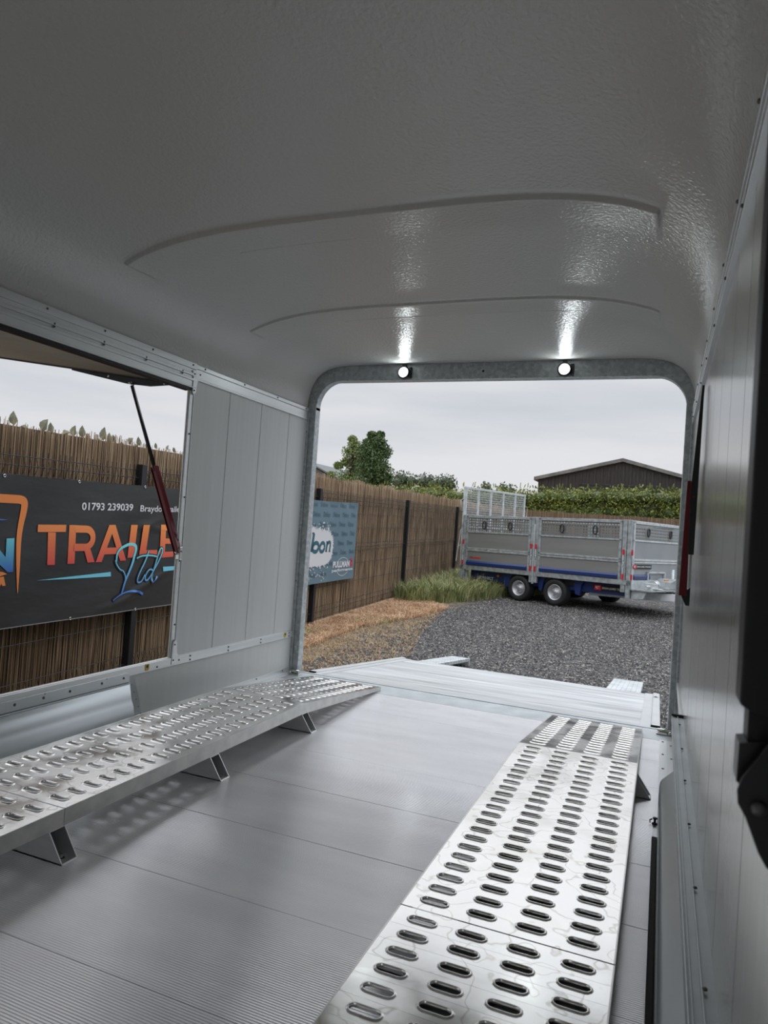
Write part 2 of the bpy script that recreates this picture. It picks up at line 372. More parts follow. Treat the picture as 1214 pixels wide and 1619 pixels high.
def corner_plate(zc, sgn):
    p = [(-1.128, zc), (-1.085, zc), (-1.06, zc+.004*sgn), (-1.06, zc+.022*sgn), (-1.078, zc+.03*sgn), (-1.092, zc+.05*sgn), (-1.098, zc+.10*sgn), (-1.11, zc+.11*sgn), (-1.12, zc+.1*sgn), (-1.122, zc+.04*sgn)]
    return MB().prism(p, 'x', XL+.0045, XL+.0125)
cp = part('corner_bracket', corner_plate(.222, 1), ANOD, wl, bevel=.001); rivets(wl, [(XL+.013, -1.075, .235), (XL+.013, -1.112, .31), (XL+.013, -1.115, .24)], (1, 0, 0), .004)
cp = part('corner_bracket', corner_plate(1.56, -1), ANOD, wl, bevel=.001); rivets(wl, [(XL+.013, -1.075, 1.55), (XL+.013, -1.112, 1.47), (XL+.013, -1.115, 1.545)], (1, 0, 0), .004)
pts = []
for k in range(4): pts += [(XL+.011, -.06-.31*k, .242), (XL+.011, -.06-.31*k, .224)]
for k in range(6): pts += [(XL+.011, -1.22-.3*k, .226)]
for k in range(4): pts += [(XL+.013, -.05-.33*k, 1.583), (XL+.009, -.03-.27*k, 1.524)]
for k in range(6): pts += [(XL+.013, -1.13-.27*k, 1.583), (XL+.012, -1.20-.235*k, 1.541), (XL+.012, -1.20-.235*k, 1.530)]
for k in range(4): pts += [(XL+.005, -1.113, .40+.29*k)]
for k in range(5): pts += [(XL+.007, -.1-.28*k, .024)]
rivets(wl, pts, (1, 0, 0), .0042)
SH = [(0, 0), (.011, .004), (.013, .016), (.012, .03), (-.012, .03), (-.013, .016), (-.011, .004)]
for yc in (-.105, -1.285):
    mb = MB().prism([(yc+p[0], .219+p[1]) for p in SH], 'x', XL+.0102, XL+.0115); st = part('shield_sticker', mb, YEL, wl, label='small yellow shield sticker')
    mb = MB().prism([(yc+p[0]*.45, .232+p[1]*.4) for p in SH], 'x', XL+.0115, XL+.0122); part('emblem', mb, BLACKP, st)

# ---- right wall
wr = thing('wall_right', None, None, (XR, 0, 0), kind='structure')
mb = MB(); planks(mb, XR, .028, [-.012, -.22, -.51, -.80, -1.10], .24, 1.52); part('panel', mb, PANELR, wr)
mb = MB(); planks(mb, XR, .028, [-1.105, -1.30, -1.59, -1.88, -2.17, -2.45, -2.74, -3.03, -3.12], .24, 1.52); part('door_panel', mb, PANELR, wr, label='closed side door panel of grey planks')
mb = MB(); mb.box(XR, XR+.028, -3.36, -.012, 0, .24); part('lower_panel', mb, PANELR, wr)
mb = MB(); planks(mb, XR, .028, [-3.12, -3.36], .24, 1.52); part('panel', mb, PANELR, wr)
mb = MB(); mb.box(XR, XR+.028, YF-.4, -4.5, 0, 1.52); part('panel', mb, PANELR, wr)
mb = MB(); mb.box(XR-.010, XR+.03, -.72, -.012, .218, .252); part('sill_rail', mb, ANOD, wr, bevel=.002)
mb = MB(); mb.box(1.026, XR+.01, -3.36, -.76, .205, .252); mb.box(1.0245, 1.027, -3.36, -.76, .235, .256); mb.box(1.045, 1.048, -3.36, -.76, .252, .2565); mb.box(1.030, 1.033, -3.36, -.76, .252, .2545)
part('sill_rail', mb, GALVL, wr, bevel=.001)
mb = MB(); mb.box(1.024, XR+.01, -.765, -.755, .2, .262); part('rail_end_cap', mb, DARKM, wr)
mb = MB(); mb.box(XR-.006, XR, -3.36, -.012, .004, .034); part('skirting_angle', mb, ANOD, wr)
mb = MB()
for z0, z1, d in ((1.575, 1.595, .012), (1.555, 1.575, .006), (1.54, 1.555, .012), (1.525, 1.54, .007), (1.512, 1.525, .012)):
    mb.box(XR-d, XR+.03, YF-.4, -.012, z0, z1)
part('roof_rail', mb, ANOD, wr, bevel=.0012)
pts = []
for k in range(9): pts += [(XR-.013, -.25-.33*k, 1.586), (XR-.007, -.32-.33*k, 1.569), (XR-.007, -.37-.33*k, 1.560)]
for k in range(8): pts += [(XR-.013, -.2-.36*k, 1.518)]
rivets(wr, pts, (-1, 0, 0), .0042)
rivets(wr, [(1.05, -.9-.33*k, .2565) for k in range(8)], (0, 0, 1), .004)
# ---- front bulkhead behind the camera
mb = MB(); mb.box(XL-.03, XR+.03, YF-.42, YF-.38, 0, 1.9); part('wall_front', mb, PANEL, kind='structure')

# ---- rear portal frame
rf = thing('trim_1', None, None, (0, .03, 0), kind='structure')
mb = MB(); mb.box(-1.10, -1.028, 0, .06, -.06, 1.62); mb.box(-1.082, -1.066, -.012, 0, .01, 1.57); part('post', mb, GALV, rf, bevel=.004)
mb = MB(); mb.box(1.026, 1.10, 0, .06, -.06, 1.62); mb.box(1.052, 1.066, -.012, 0, .01, 1.57); part('post', mb, GALV, rf, bevel=.004)
mb = MB(); mb.box(-1.05, 1.05, 0, .07, 1.758, 1.875); part('lintel', mb, GALV, rf, bevel=.003)
for s in (-1, 1):
    mb = MB(); arc = [(s*1.028, 1.585)]
    for k in range(13):
        a = PI/2*k/12; arc.append((s*(.878+.15*math.cos(a)), 1.60+.158*math.sin(a)))
    arc += [(s*.878, 1.775), (s*.93, 1.86), (s*1.03, 1.86), (s*1.10, 1.78), (s*1.105, 1.66), (s*1.105, 1.585)]
    mb.prism(arc, 'y', .004, .055); part('gusset', mb, GALV, rf)
mb = MB().lathe([(0, -.0015), (.0065, -.0015), (.0065, 0)], (-.011, 0, 1.80), (0, -1, 0), 14)
mb = MB().lathe([(0, .001), (.0065, .001), (.0065, 0)], (-.011, 0, 1.80), (0, -1, 0), 14); part('bolt_hole', mb, BLACKP, rf)
rivets(rf, [(-1.074, -.012, .25+.3*k) for k in range(5)], (0, -1, 0), .004)

# ================================================================== FITTINGS INSIDE
LEDC = mat('led_chip', (1, 1, 1), .3, emit=(.90, .98, 1.0, LAMP))
LENS = mat('lamp_lens', (.75, .78, .78), .2, emit=(.90, .98, 1.0, 2.5))
for x, z, lab in ((-.471, 1.797, 'round lit work lamp on the rear crossbeam, the one left of the bolt hole'), (.428, 1.796, 'round lit work lamp on the rear crossbeam, the one nearer the right corner')):
    t = thing('work_lamp', lab, 'lamp', (x, -.03, z), group='work lamps on the rear crossbeam')
    mb = MB().lathe([(0, 0), (.030, 0), (.036, .006), (.037, .022), (.030, .028), (.030, .024)], (x, 0, z), (0, -1, 0), 28)
    mb.lathe([(0, .021), (.030, .021)], (x, 0, z), (0, -1, 0), 28); part('housing', mb, BLACKP, t)
    mb = MB().lathe([(0, .0235), (.029, .0235), (.029, .021)], (x, 0, z), (0, -1, 0), 24); part('lens', mb, LENS, t)
    for i in range(7):
        a = 2*PI*i/6; rr = .017 if i < 6 else 0
        part('led', MB().lathe([(0, .0262), (.0065, .0262), (.0065, .0236)], (x+rr*math.cos(a), 0, z+rr*math.sin(a)), (0, -1, 0), 12), LEDC, t)
    mb = MB().box(x+.03, x+.046, -.018, -.001, z-.03, z+.03); mb.box(x-.012, x+.012, -.02, -.001, z+.033, z+.046); part('bracket', mb, BLACKP, t, bevel=.003)

# wheel tracks ---------------------------------------------------------------
TZ = .118
def track_pt(s, lift=0):      # s = -y measured along the plan; returns (y,z)
    if s >= 1.0: return (-s, TZ+lift)
    t = (s-.09)/.91
    return (-s, .020+(TZ-.020)*t+lift)
def slot_cell(mb, x0, x1, s0, s1, cx, cs, hx=.0175, r=.0103):
    def P(x, s, z): y, zz = track_pt(s, z); return (x, y, zz)
    K = 6; ring = []
    def stad(rr):
        o = []
        for k in range(K+1): a = -PI/2+PI*k/K; o.append((cx+hx+rr*math.cos(a), cs+rr*math.sin(a)))
        for k in range(K+1): a = PI/2+PI*k/K; o.append((cx-hx+rr*math.cos(a), cs+rr*math.sin(a)))
        return o
    n = 2*(K+1); b = len(mb.v)
    # outer rectangle sampled radially
    base = stad(r+.0055); out = []
    for (px, ps) in base:
        dx, ds = px-cx, ps-cs; t = 1e9
        if abs(dx) > 1e-9: t = min(t, ((x1-cx) if dx > 0 else (x0-cx))/dx)
        if abs(ds) > 1e-9: t = min(t, ((s1-cs) if ds > 0 else (s0-cs))/ds)
        out.append((cx+dx*t, cs+ds*t))
    # snap nearest samples to the corners
    for c in ((x0, s0), (x1, s0), (x1, s1), (x0, s1)):
        i = min(range(n), key=lambda i: (out[i][0]-c[0])**2+(out[i][1]-c[1])**2); out[i] = c
    rings = [(out, 0), (base, 0), (stad(r+.0032), .0018), (stad(r+.0012), .0026), (stad(r), .0016), (stad(r-.0004), -.004)]
    for rg, z in rings:
        for (x, s) in rg: mb.v.append(Vector(P(x, s, z)))
    for j in range(len(rings)-1):
        for k in range(n):
            mb.f.append([b+j*n+k, b+j*n+(k+1) % n, b+(j+1)*n+(k+1) % n, b+(j+1)*n+k]); mb.m.append(0); mb.sm.append(j > 0)
def quad_strip(mb, x0, x1, s0, s1):
    a = track_pt(s0); b = track_pt(s1); mb.add([(x0, *a), (x1, *a), (x1, *b), (x0, *b)], [(0, 1, 2, 3)])
def track(xa, xb, label):
    t = thing('wheel_track', label, 'wheel track', ((xa+xb)/2, -1, 0), group='perforated wheel tracks on the floor')
    wd = xb-xa; cols = 4; m = (wd-.1016*cols)/2
    segs = [('ramp_section', .09, 1.0, [.135+.058*k for k in range(15)]), ('deck_section', 1.0, 2.304, [1.046+.058*k for k in range(22)]), ('deck_section', 2.308, 4.3, [2.347+.0585*k for k in range(33)])]
    for nm, s0, s1, rows in segs:
        mb = MB()
        half = .029
        for r0 in rows:
            for c in range(cols):
                x0 = xa+m+.1016*c; slot_cell(mb, x0, x0+.1016, r0-half, r0+half, x0+.0508, r0)
            quad_strip(mb, xa, xa+m, r0-half, r0+half); quad_strip(mb, xb-m, xb, r0-half, r0+half)
        e0, e1 = rows[0]-half, rows[-1]+half
        if e0 > s0: quad_strip(mb, xa, xb, s0, e0)
        if s1 > e1: quad_strip(mb, xa, xb, e1, s1)
        p = part(nm, mb, STEEL, t, recalc=False)
        # folded side lips
        mb = MB()
        for x, sg in ((xa, 1), (xb, -1)):
            hh = .045
            a = track_pt(s0); b = track_pt(s1); h0 = min(hh, a[1]-.002)
            for q0, q1, g0, g1 in ((a, b, h0, hh),):
                mb.hexa([(x-.001*sg, q0[0], q0[1]-g0), (x+.002*sg, q0[0], q0[1]-g0), (x+.002*sg, q1[0], q1[1]-g1), (x-.001*sg, q1[0], q1[1]-g1),
                         (x-.001*sg, q0[0], q0[1]+.0003), (x+.002*sg, q0[0], q0[1]+.0003), (x+.002*sg, q1[0], q1[1]+.0003), (x-.001*sg, q1[0], q1[1]+.0003)])
        part('side_lip', mb, STEELD, p)
        if xa > 0: part('slot_shade_plate', MB().prism([(track_pt(max(s0, .35))[0], track_pt(max(s0, .35))[1]-.022), (track_pt(s1)[0], track_pt(s1)[1]-.022), (track_pt(s1)[0], track_pt(s1)[1]-.024), (track_pt(max(s0, .35))[0], track_pt(max(s0, .35))[1]-.024)], 'x', xa+.115, xb-.006), DARKM, p)  # dark plate added under the right track so most slots look shaded
    for s in (.985, 1.645, 2.325, 3.0, 3.7):       # hollow legs cut on the slant
        mb = MB(); y0, y1 = -s-.026, -s+.026; w_ = .003; zt = TZ-.044
        for (ya, yb, za, zb) in ((y0, y1, 0, w_), (y0, y1, zt-w_, zt), (y0, y0+w_, 0, zt), (y1-w_, y1, 0, zt)):
            ex = lambda z: .052*(1-z/zt)
            xa_ = lambda z: xa+.001-ex(z); xb_ = lambda z: (xb-.001+ex(z)) if (s < 1 or xa < 0) else xb-.03
            mb.hexa([(xa_(za), ya, za), (xb_(za), ya, za), (xb_(za), yb, za), (xa_(za), yb, za), (xa_(zb), ya, zb), (xb_(zb), ya, zb), (xb_(zb), yb, zb), (xa_(zb), yb, zb)])
        lg = part('leg', mb, ANOD, t)
        for x in (xa-.02, xb+.02)[:2 if (s < 1 or xa < 0) else 1]:
            mb = MB().lathe([(0, .010), (.006, .010), (.006, 0), (.010, 0), (.010, -.0)], (x, -s, .003), (0, 0, 1), 6, smooth=False); part('bolt', mb, CHROME, lg)
    return t
track(.487, .916, 'perforated steel wheel track beside the right wall, running to the bottom of the picture')
track(-.882, -.450, 'perforated steel wheel track beside the left wall and its hinged side opening')

# wheel boxes ---------------------------------------------------------------
def wheel_box(side, yend, label):
    xw = XL if side < 0 else XR; s = -side
    t = thing('wheel_box', label, 'wheel arch cover', (xw, yend, 0), group='metal wheel boxes along the walls')
    xo = .99
    prof = [(xw+s*.001, .190), (xw+s*.020, .187), (xw+s*.034, .128), (xw+s*.040, .112), (xw+s*.048, .098), (xw+s*.070, .001)]
    if side > 0: prof = [(xw-.001, .190), (xw-.020, .187), (1.030, .172), (1.0, .142), (.995, .136), (.991, .126), (.989, .112), (.989, .001)]
    mb = MB(); n = len(prof)
    for y in (yend, -3.6):
        for p in prof: mb.v.append(Vector((p[0], y, p[1])))
    for i in range(n-1): mb.f.append([i, i+1, n+i+1, n+i]); mb.m.append(0); mb.sm.append(0 < i < n-1)
    mb.add([(xw, yend, .001)]+[(p[0], yend, p[1]) for p in prof], [tuple(range(n+1))])
    part('cover', mb, BOXM, t)
    mb = MB(); c = xw+s*.0012
    mb.prism([(yend-.01, .232), (yend+.0, .226), (yend+.006, .214), (yend+.006, .19), (-3.6, .19), (-3.6, .232)], 'x', c, c+s*.012)
    part('wall_flange', mb, BOXM, t, bevel=.003)
    mb = MB(); mb.tube([(xw+s*.020, yend, .188), (xw+s*.020, -3.6, .188)], .0024, 8); part('folded_edge', mb, BRIGHT, t)
    if side < 0:
        mb = MB(); mb.prism([(yend+.008, .222), (yend+.03, .22), (yend+.046, .195), (yend+.085, .10), (yend+.105, .03), (yend+.105, .001), (yend+.008, .001)], 'x', xw+.001, xw+.006)
        part('end_flange', mb, GALVL, t, bevel=.002); rivets(t, [(xw+.004, yend+.028+.017*k, .175-.034*k) for k in range(5)], (1, 0, 0), .004)
        rivets(t, [(xw+.014, yend-.03-.12*k-.04*(k > 1), .213) for k in range(6)], (1, 0, 0), .005)
        mb = MB().box(-1.05, -.986, -1.72, -1.717, .0, .1)
    return t
wheel_box(-1, -1.395, 'long zinc wheel box against the left wall below the side opening')
wheel_box(1, -1.20, 'long narrow zinc wheel box against the right wall beside the black rubber strip')

# small floor fittings
def lash(x, y, sg, label):
    t = thing('hinge_latch', label, 'latch', (x, y, 0), group='latches at the feet of the rear posts')
    mb = MB().box(x-.035, x+.035, y-.02, y+.02, .001, .007); part('plate', mb, CHROME, t, bevel=.002)
    mb = MB().tube([(x-.03, y, .018), (x+.03, y, .018)], .010, 12); part('barrel', mb, CHROME, t)
    mb = MB().lathe([(.012, 0), (.012, .006), (.006, .012), (0, .012)], (x-.028*sg, y-.006, .007), (0, 0, 1), 12); part('bolt', mb, CHROME, t)
lash(-1.02, -.045, 1, 'zinc latch on the floor at the foot of the left rear post')
lash(1.012, -.045, -1, 'zinc latch on the floor at the foot of the right rear post')
mb = MB().lathe([(.009, 0), (.009, .004), (.004, .005), (.004, .016), (.007, .018), (.007, .022), (0, .023)], (.982, -1.235, 0), (0, 0, 1), 12)
mb.tube([(.974, -1.235, .017), (.966, -1.238, .012), (.968, -1.24, .005)], .0025, 6)
solo('floor_bolt', mb, RIVET, 'small steel bolt standing on the floor by the right wheel box', 'bolt')

# opened side door flap on the left -----------------------------------------
hx, hz = -1.105, 1.488; an = math.atan2(.158, 1.2)
def FL(d, y, o): return (hx-d*math.cos(an)-o*math.sin(an)*-1*0-o*math.sin(an), y, hz+d*math.sin(an)-o*math.cos(an))
t = thing('side_door_flap', 'raised side door flap above the left opening, brown-grey underside', 'door', (hx, -2.1, hz))
def flbox(mb, d0, d1, y0, y1, o0, o1): mb.hexa([FL(d0, y0, o0), FL(d1, y0, o0), FL(d1, y1, o0), FL(d0, y1, o0), FL(d0, y0, o1), FL(d1, y0, o1), FL(d1, y1, o1), FL(d0, y1, o1)])
mb = MB()
for k in range(5): flbox(mb, .012+.252*k, .258+.252*k+.004, -3.05, -1.15, -.03, -.006)
flbox(mb, .012, 1.27, -3.05, -1.15, -.031, -.012); part('door_skin', mb, BROWNU, t)
mb = MB(); flbox(mb, 0, .025, -3.07, -1.13, -.03, .002); flbox(mb, 1.25, 1.275, -3.07, -1.13, -.034, .004); flbox(mb, 0, 1.275, -3.07, -3.045, -.034, .002); flbox(mb, 0, 1.275, -1.152, -1.132, -.034, .000)
part('door_frame', mb, DARKM, t, bevel=.002)
mb = MB(); flbox(mb, .03, .04, -3.07, -1.13, 0, .008); flbox(mb, .0, .01, -3.07, -1.13, 0, .008); part('hinge_strip', mb, BLACKM, t)
for y in (-1.128, -3.07):
    mb = MB()
    pp = [(.07, -.004), (.70, -.004), (.70, .004), (.34, .030), (.20, .026), (.07, .004)]
    vs = [FL(a, y, b) for a, b in pp]+[FL(a, y+.004, b) for a, b in pp]; n = len(pp)
    mb.add(vs, [tuple(range(n)), tuple(range(2*n-1, n-1, -1))]+[(i, i+n, (i+1) % n+n, (i+1) % n) for i in range(n)])
    part('strut_arm', mb, DARKM, t); 
    rivets(t, [FL(.46, y-.001, .010), FL(.12, y-.001, .004)], (0, -1, 0), .006, CHROME)
# gas struts
def gas_strut(p, q, label, group='gas struts of the side doors'):
    p, q = Vector(p), Vector(q); t = thing('gas_strut', label, 'gas strut', p, group=group); d = (q-p)
    mb = MB().tube([p+d*.02, p+d*.5], .0125, 14); mb.tube([p+d*.0, p+d*.03], .006, 8); 
    part('cylinder', MB().tube([p+d*.47, p+d*.985], .0085, 14), BLACKM, t)
    mb = MB(); n = Vector((0, -1, 0)); r = d.normalized().cross(n).normalized()
    a = p-d*.0; b = p+d*.5
    for o_, w_ in ((r*.013, .003), (-r*.013, .003)):
        mb.bar(a+o_, b+o_, w_, .026, up=n)
    mb.bar(a+n*-.012, b+n*-.012, .028, .003, up=n); mb.bar(a+r*0, b, .016, .016, up=n)
    part('locking_sleeve', mb, REDM, t, label='dark red locking sleeve', bevel=.001)
    mb = MB().lathe([(0, .02), (.007, .02), (.007, -.02), (0, -.02)], p, (0, 1, 0), 10); part('pivot', mb, CHROME, t)
    mb = MB().lathe([(0, .016), (.006, .016), (.006, -.016), (0, -.016)], q, (0, 1, 0), 10); part('pivot', mb, CHROME, t)
    mb = MB().box(p.x-.012, p.x+.010, p.y-.003, p.y+.02, p.z-.03, p.z+.03); part('bracket', mb, CHROME, t, bevel=.003)
gas_strut((-1.07, -1.135, .725), (-1.412, -1.135, 1.502), 'extended gas strut with dark red sleeve holding up the left door flap')
# right side: door closed, arm and strut folded flat against it
t = thing('folded_door_arm', 'folded dark tapered door arm with red sleeve by the right rear post', 'door arm', (1.04, -1.12, .72), group='folded arms of the right side door')
mb = MB().prism([(1.050, 1.46), (1.057, 1.46), (1.054, .885), (1.036, .885), (1.033, 1.10), (1.040, 1.25)], 'y', -1.15, -1.115); part('arm', mb, DARKM, t, bevel=.001)
mb = MB().prism([(1.0215, 1.135), (1.034, 1.135), (1.040, .745), (1.015, .745)], 'y', -1.145, -1.117); part('locking_sleeve', mb, REDM, t, label='dark red sleeve', bevel=.001)
mb = MB().prism([(1.022, .745), (1.05, .775), (1.05, .712), (1.038, .712)], 'y', -1.14, -1.12); part('bracket', mb, DARKM, t, bevel=.001)
mb = MB().prism([(1.043, .885), (1.05, .885), (1.05, .775), (1.043, .775)], 'y', -1.138, -1.122); part('rod', mb, ANOD, t, label='bare metal rod')
mb = MB().lathe([(0, .003), (.004, .003), (.004, 0)], (1.044, -1.15, 1.08), (0, -1, 0), 10); part('pin', mb, REDM, t)
t = thing('folded_door_arm', 'black folded door arm and hinge plate at the right edge close to the viewer', 'door arm', (1.04, -3.09, .66), group='folded arms of the right side door')
mb = MB().prism([(1.0195, 1.47), (1.066, 1.47), (1.066, .777), (1.035, .777), (1.0195, .785)], 'y', -3.09, -3.05); part('arm', mb, BLACKP, t, bevel=.002)
mb = MB().prism([(1.0265, .80), (1.066, .80), (1.066, .72), (1.0265, .72)], 'y', -3.085, -3.055); part('neck', mb, BLACKP, t)
mb = MB().prism([(1.0205, .755), (1.045, .76), (1.045, .70), (1.020, .725)], 'y', -3.09, -3.06); part('locking_sleeve', mb, BLACKM, t)
mb = MB().prism([(1.0225, .732), (1.0195, .722), (1.0205, .712), (1.026, .703), (1.036, .678), (1.042, .668), (1.05, .663), (1.066, .663), (1.066, .79), (1.056, .79), (1.04, .762), (1.03, .745)], 'y', -3.105, -3.100); part('hinge_plate', mb, BLACKM, t, bevel=.001)
mb = MB().lathe([(0, .008), (.0045, .007), (.006, .004), (.006, 0)], (1.0345, -3.105, .712), (0, -1, 0), 14); part('bolt', mb, RIVET, t)
mb = MB().lathe([(0, .004), (.004, .004), (.004, 0)], (1.0275, -3.100, .716), (0, -1, 0), 14); part('bushing', mb, CHROME, t)

# tailgate -------------------------------------------------------------------
def TG(y, lift=0): return -.004-(y-.055)*.0965+lift
t = thing('tailgate_ramp', 'lowered grey tailgate ramp hinged at the rear threshold', 'ramp', (0, .055, 0))
TGM = mat('tailgate_boards', (.44, .455, .46), .38, .6, col2=(.66, .68, .69), nscale=5, stretch=(.35, 5, 1), lo=.3, hi=.7, r2=.52, bump=.3, bscale=7, bstretch=(.6, 14, 1), bdist=.003, detail=6)
mb = MB()
for k in range(6):
    y0 = .055+.278*k; y1 = y0+.2768
    mb.hexa([(-.95, y0, TG(y0)-.035), (.95, y0, TG(y0)-.035), (.95, y1, TG(y1)-.035), (-.95, y1, TG(y1)-.035), (-.95, y0, TG(y0)), (.95, y0, TG(y0)), (.95, y1, TG(y1)), (-.95, y1, TG(y1))])
part('boards', mb, TGM, t)
for s in (-1, 1):
    a, b = sorted((s*.90, s*.95)); mb = MB(); y0, y1 = .06, 1.722
    mb.hexa([(a, y0, TG(y0)), (b, y0, TG(y0)), (b, y1, TG(y1)), (a, y1, TG(y1)), (a, y0, TG(y0)+.004), (b, y0, TG(y0)+.004), (b, y1, TG(y1)+.004), (a, y1, TG(y1)+.004)])
    part('edge_plate', mb, ANOD, t)
    a, b = sorted((s*.950, s*.995)); mb = MB(); y0 = .10
    mb.hexa([(a, y0, TG(y0)-.03), (b, y0, TG(y0)-.03), (b, y1, TG(y1)-.03), (a, y1, TG(y1)-.03), (a, y0, TG(y0)+.014), (b, y0, TG(y0)+.014), (b, y1, TG(y1)+.014), (a, y1, TG(y1)+.014)])
    part('side_rail', mb, ANOD, t, bevel=.006)
    mb = MB().box(a, b, .088, .0995, TG(.1)-.02, TG(.1)+.013); part('end_cap', mb, BLACKP, t, label='black end cap')
mb = MB().prism([(.955, 1.42), (.985, 1.42), (.970, 1.50)], 'z', 0, .0012, fn=lambda x, y, z: (x, y, TG(y, .0145)+z)); part('warning_triangle', mb, DARKM, t)
for x0, x1 in ((-.89, -.71), (.62, .865)):
    mb = MB(); n = 7; ya, yb = 1.725, 2.90; za, zb = TG(1.725)-.012, gz(2.9)+.075
    for k in range(n):
        a = x0+(x1-x0)*k/n; b = a+(x1-x0)/n*.82
        mb.hexa([(a, ya, za-.03), (b, ya, za-.03), (b, yb, zb-.03), (a, yb, zb-.03), (a, ya, za), (b, ya, za), (b, yb, zb), (a, yb, zb)])
    for k in range(14):
        u = k/13; yc = ya+(yb-.03-ya)*u; zc = za+(zb-za)*(yc-ya)/(yb-ya); mb.box(x0, x1, yc, yc+.028, zc-.02, zc-.002)
    mb.hexa([(x0, yb-.02, gz(yb)), (x1, yb-.02, gz(yb)), (x1, yb, gz(yb)), (x0, yb, gz(yb)), (x0, yb-.02, zb-.02), (x1, yb-.02, zb-.02), (x1, yb, zb-.02), (x0, yb, zb-.02)])
    part('ramp_flap', mb, BRIGHT, t)

# ================================================================== FENCE
FN = Vector((-.05, 1, 0)).normalized(); FNN = Vector((FN.y, -FN.x, 0)); FP0 = Vector((-2.83, 0, 0))
def FP(s, z, off=0.): q = FP0+FN*s+FNN*off; return Vector((q.x, q.y, z))
SP = [-3.15, .594, 3.94, 7.66, 11.48, 15.2, 18.95]
for i, s in enumerate(SP[:6]):
    y = FP(s, 0).y; mb = MB(); a = [FP(s-.03, 0, .0), FP(s+.03, 0, 0), FP(s+.03, 0, .06), FP(s-.03, 0, .06)]
    z0, z1 = gz(y)-.02, gz(y)+1.685
    mb.hexa([Vector((p.x, p.y, z0)) for p in a]+[Vector((p.x, p.y, z1)) for p in a])
    lab = ['black square fence post left of the opening, outside the view', 'black square fence post behind the black printed banner', 'black square fence post behind the left part of the teal printed banner',
           'black square fence post standing between the teal banner and the green grass', 'black square fence post beside the rear end of the flatbed trailer', 'black square fence post hidden behind the tall mesh gate'][i]
    if i == 0: continue
    solo('fence_post', mb, POSTM, lab, 'fence post', group='black posts of the reed fence', bevel=.003)
def reed_bay(s0, s1, label, PF=FP, wires=True, name='reed_fence_panel', dens=.0095):
    c = PF((s0+s1)/2, 0); t = thing(name, label, 'fence', (c.x, c.y, gz(c.y)), group='reed screened fence panels')
    mb = MB(); s = s0
    while s < s1:
        y = PF(s, 0).y; h = 1.845+R.uniform(-.035, .025)+.02*math.sin(s*5); r = R.uniform(.0030, .0050); o = R.uniform(-.034, -.008)
        a, b = PF(s, gz(y)+.02, o), PF(s+R.uniform(-.02, .02), gz(y)+h, o+R.uniform(-.01, .01))
        mid = (a+b)/2+Vector((R.uniform(-.004, .004), R.uniform(-.006, .006), 0))
        mb.tube([a, mid, b], [r, r, r*.6], 3, cap=False); s += dens*R.uniform(.6, 1.25)
    part('reed_screen', mb, WOODREED, t, recalc=False)
    mb = MB(); y0, y1 = PF(s0, 0).y, PF(s1, 0).y
    mb.add([PF(s0, gz(y0)+.02, -.035), PF(s1, gz(y1)+.02, -.035), PF(s1, gz(y1)+1.825, -.035), PF(s0, gz(y0)+1.825, -.035)], [(0, 1, 2, 3)])
    mb.add([PF(s0, gz(y0)+.02, -.040), PF(s1, gz(y1)+.02, -.040), PF(s1, gz(y1)+1.825, -.040), PF(s0, gz(y0)+1.825, -.040)], [(3, 2, 1, 0)])
    part('reed_backing', mb, mat('reed_backing', (.07, .045, .025), .9, col2=(.22, .15, .09), nscale=90, stretch=(1, 1, .02)), t)
    if wires:
        mb = MB(); hs = [.06, .14, .20, .45, .70, .88, .93, .98, 1.2, 1.40, 1.52, 1.58, 1.64]
        for h in hs:
            o = .012+(.018 if h in (.14, .93, 1.58) else 0)
            mb.tube([PF(s0, gz(y0)+h, o), PF(s1, gz(y1)+h, o)], .0032, 4, cap=False)
        s = s0+.03
        while s < s1:
            y = PF(s, 0).y; g = gz(y)
            pr = [(.03, .012), (.085, .012), (.14, .034), (.20, .012), (.88, .012), (.93, .034), (.98, .012), (1.52, .012), (1.58, .036), (1.64, .012), (1.68, .012)]
            mb.tube([PF(s, g+h, o) for h, o in pr], .0022, 3, cap=False); s += .05
        part('wire_mesh', mb, WIRE, t, recalc=False)
    return t
labs = ['brown reed fence panel seen through the side opening, left of the post behind the banner', 'brown reed fence panel seen through the side opening at its right edge', 'brown reed fence panel carrying the teal printed banner',
        'brown reed fence panel behind the tall green grass', 'brown reed fence panel behind the rear of the flatbed trailer', 'brown reed fence panel seen through the mesh gate of the flatbed trailer']
for i in range(6): reed_bay(SP[i]+.001 if i else -2.6, SP[i+1]-.001, labs[i], dens=.0062 if i < 3 else .010)
E2 = FP(18.95, 0)
def FQ(s, z, off=0.):
    d = Vector((.98, .2, 0)); n = Vector((.2, -.98, 0)); q = Vector((E2.x, E2.y, 0))+d*s+n*off; return Vector((q.x, q.y, z))
reed_bay(0, 5.6, 'far brown reed fence panel in front of the hedge, above the flatbed trailer', FQ, False, dens=.018)

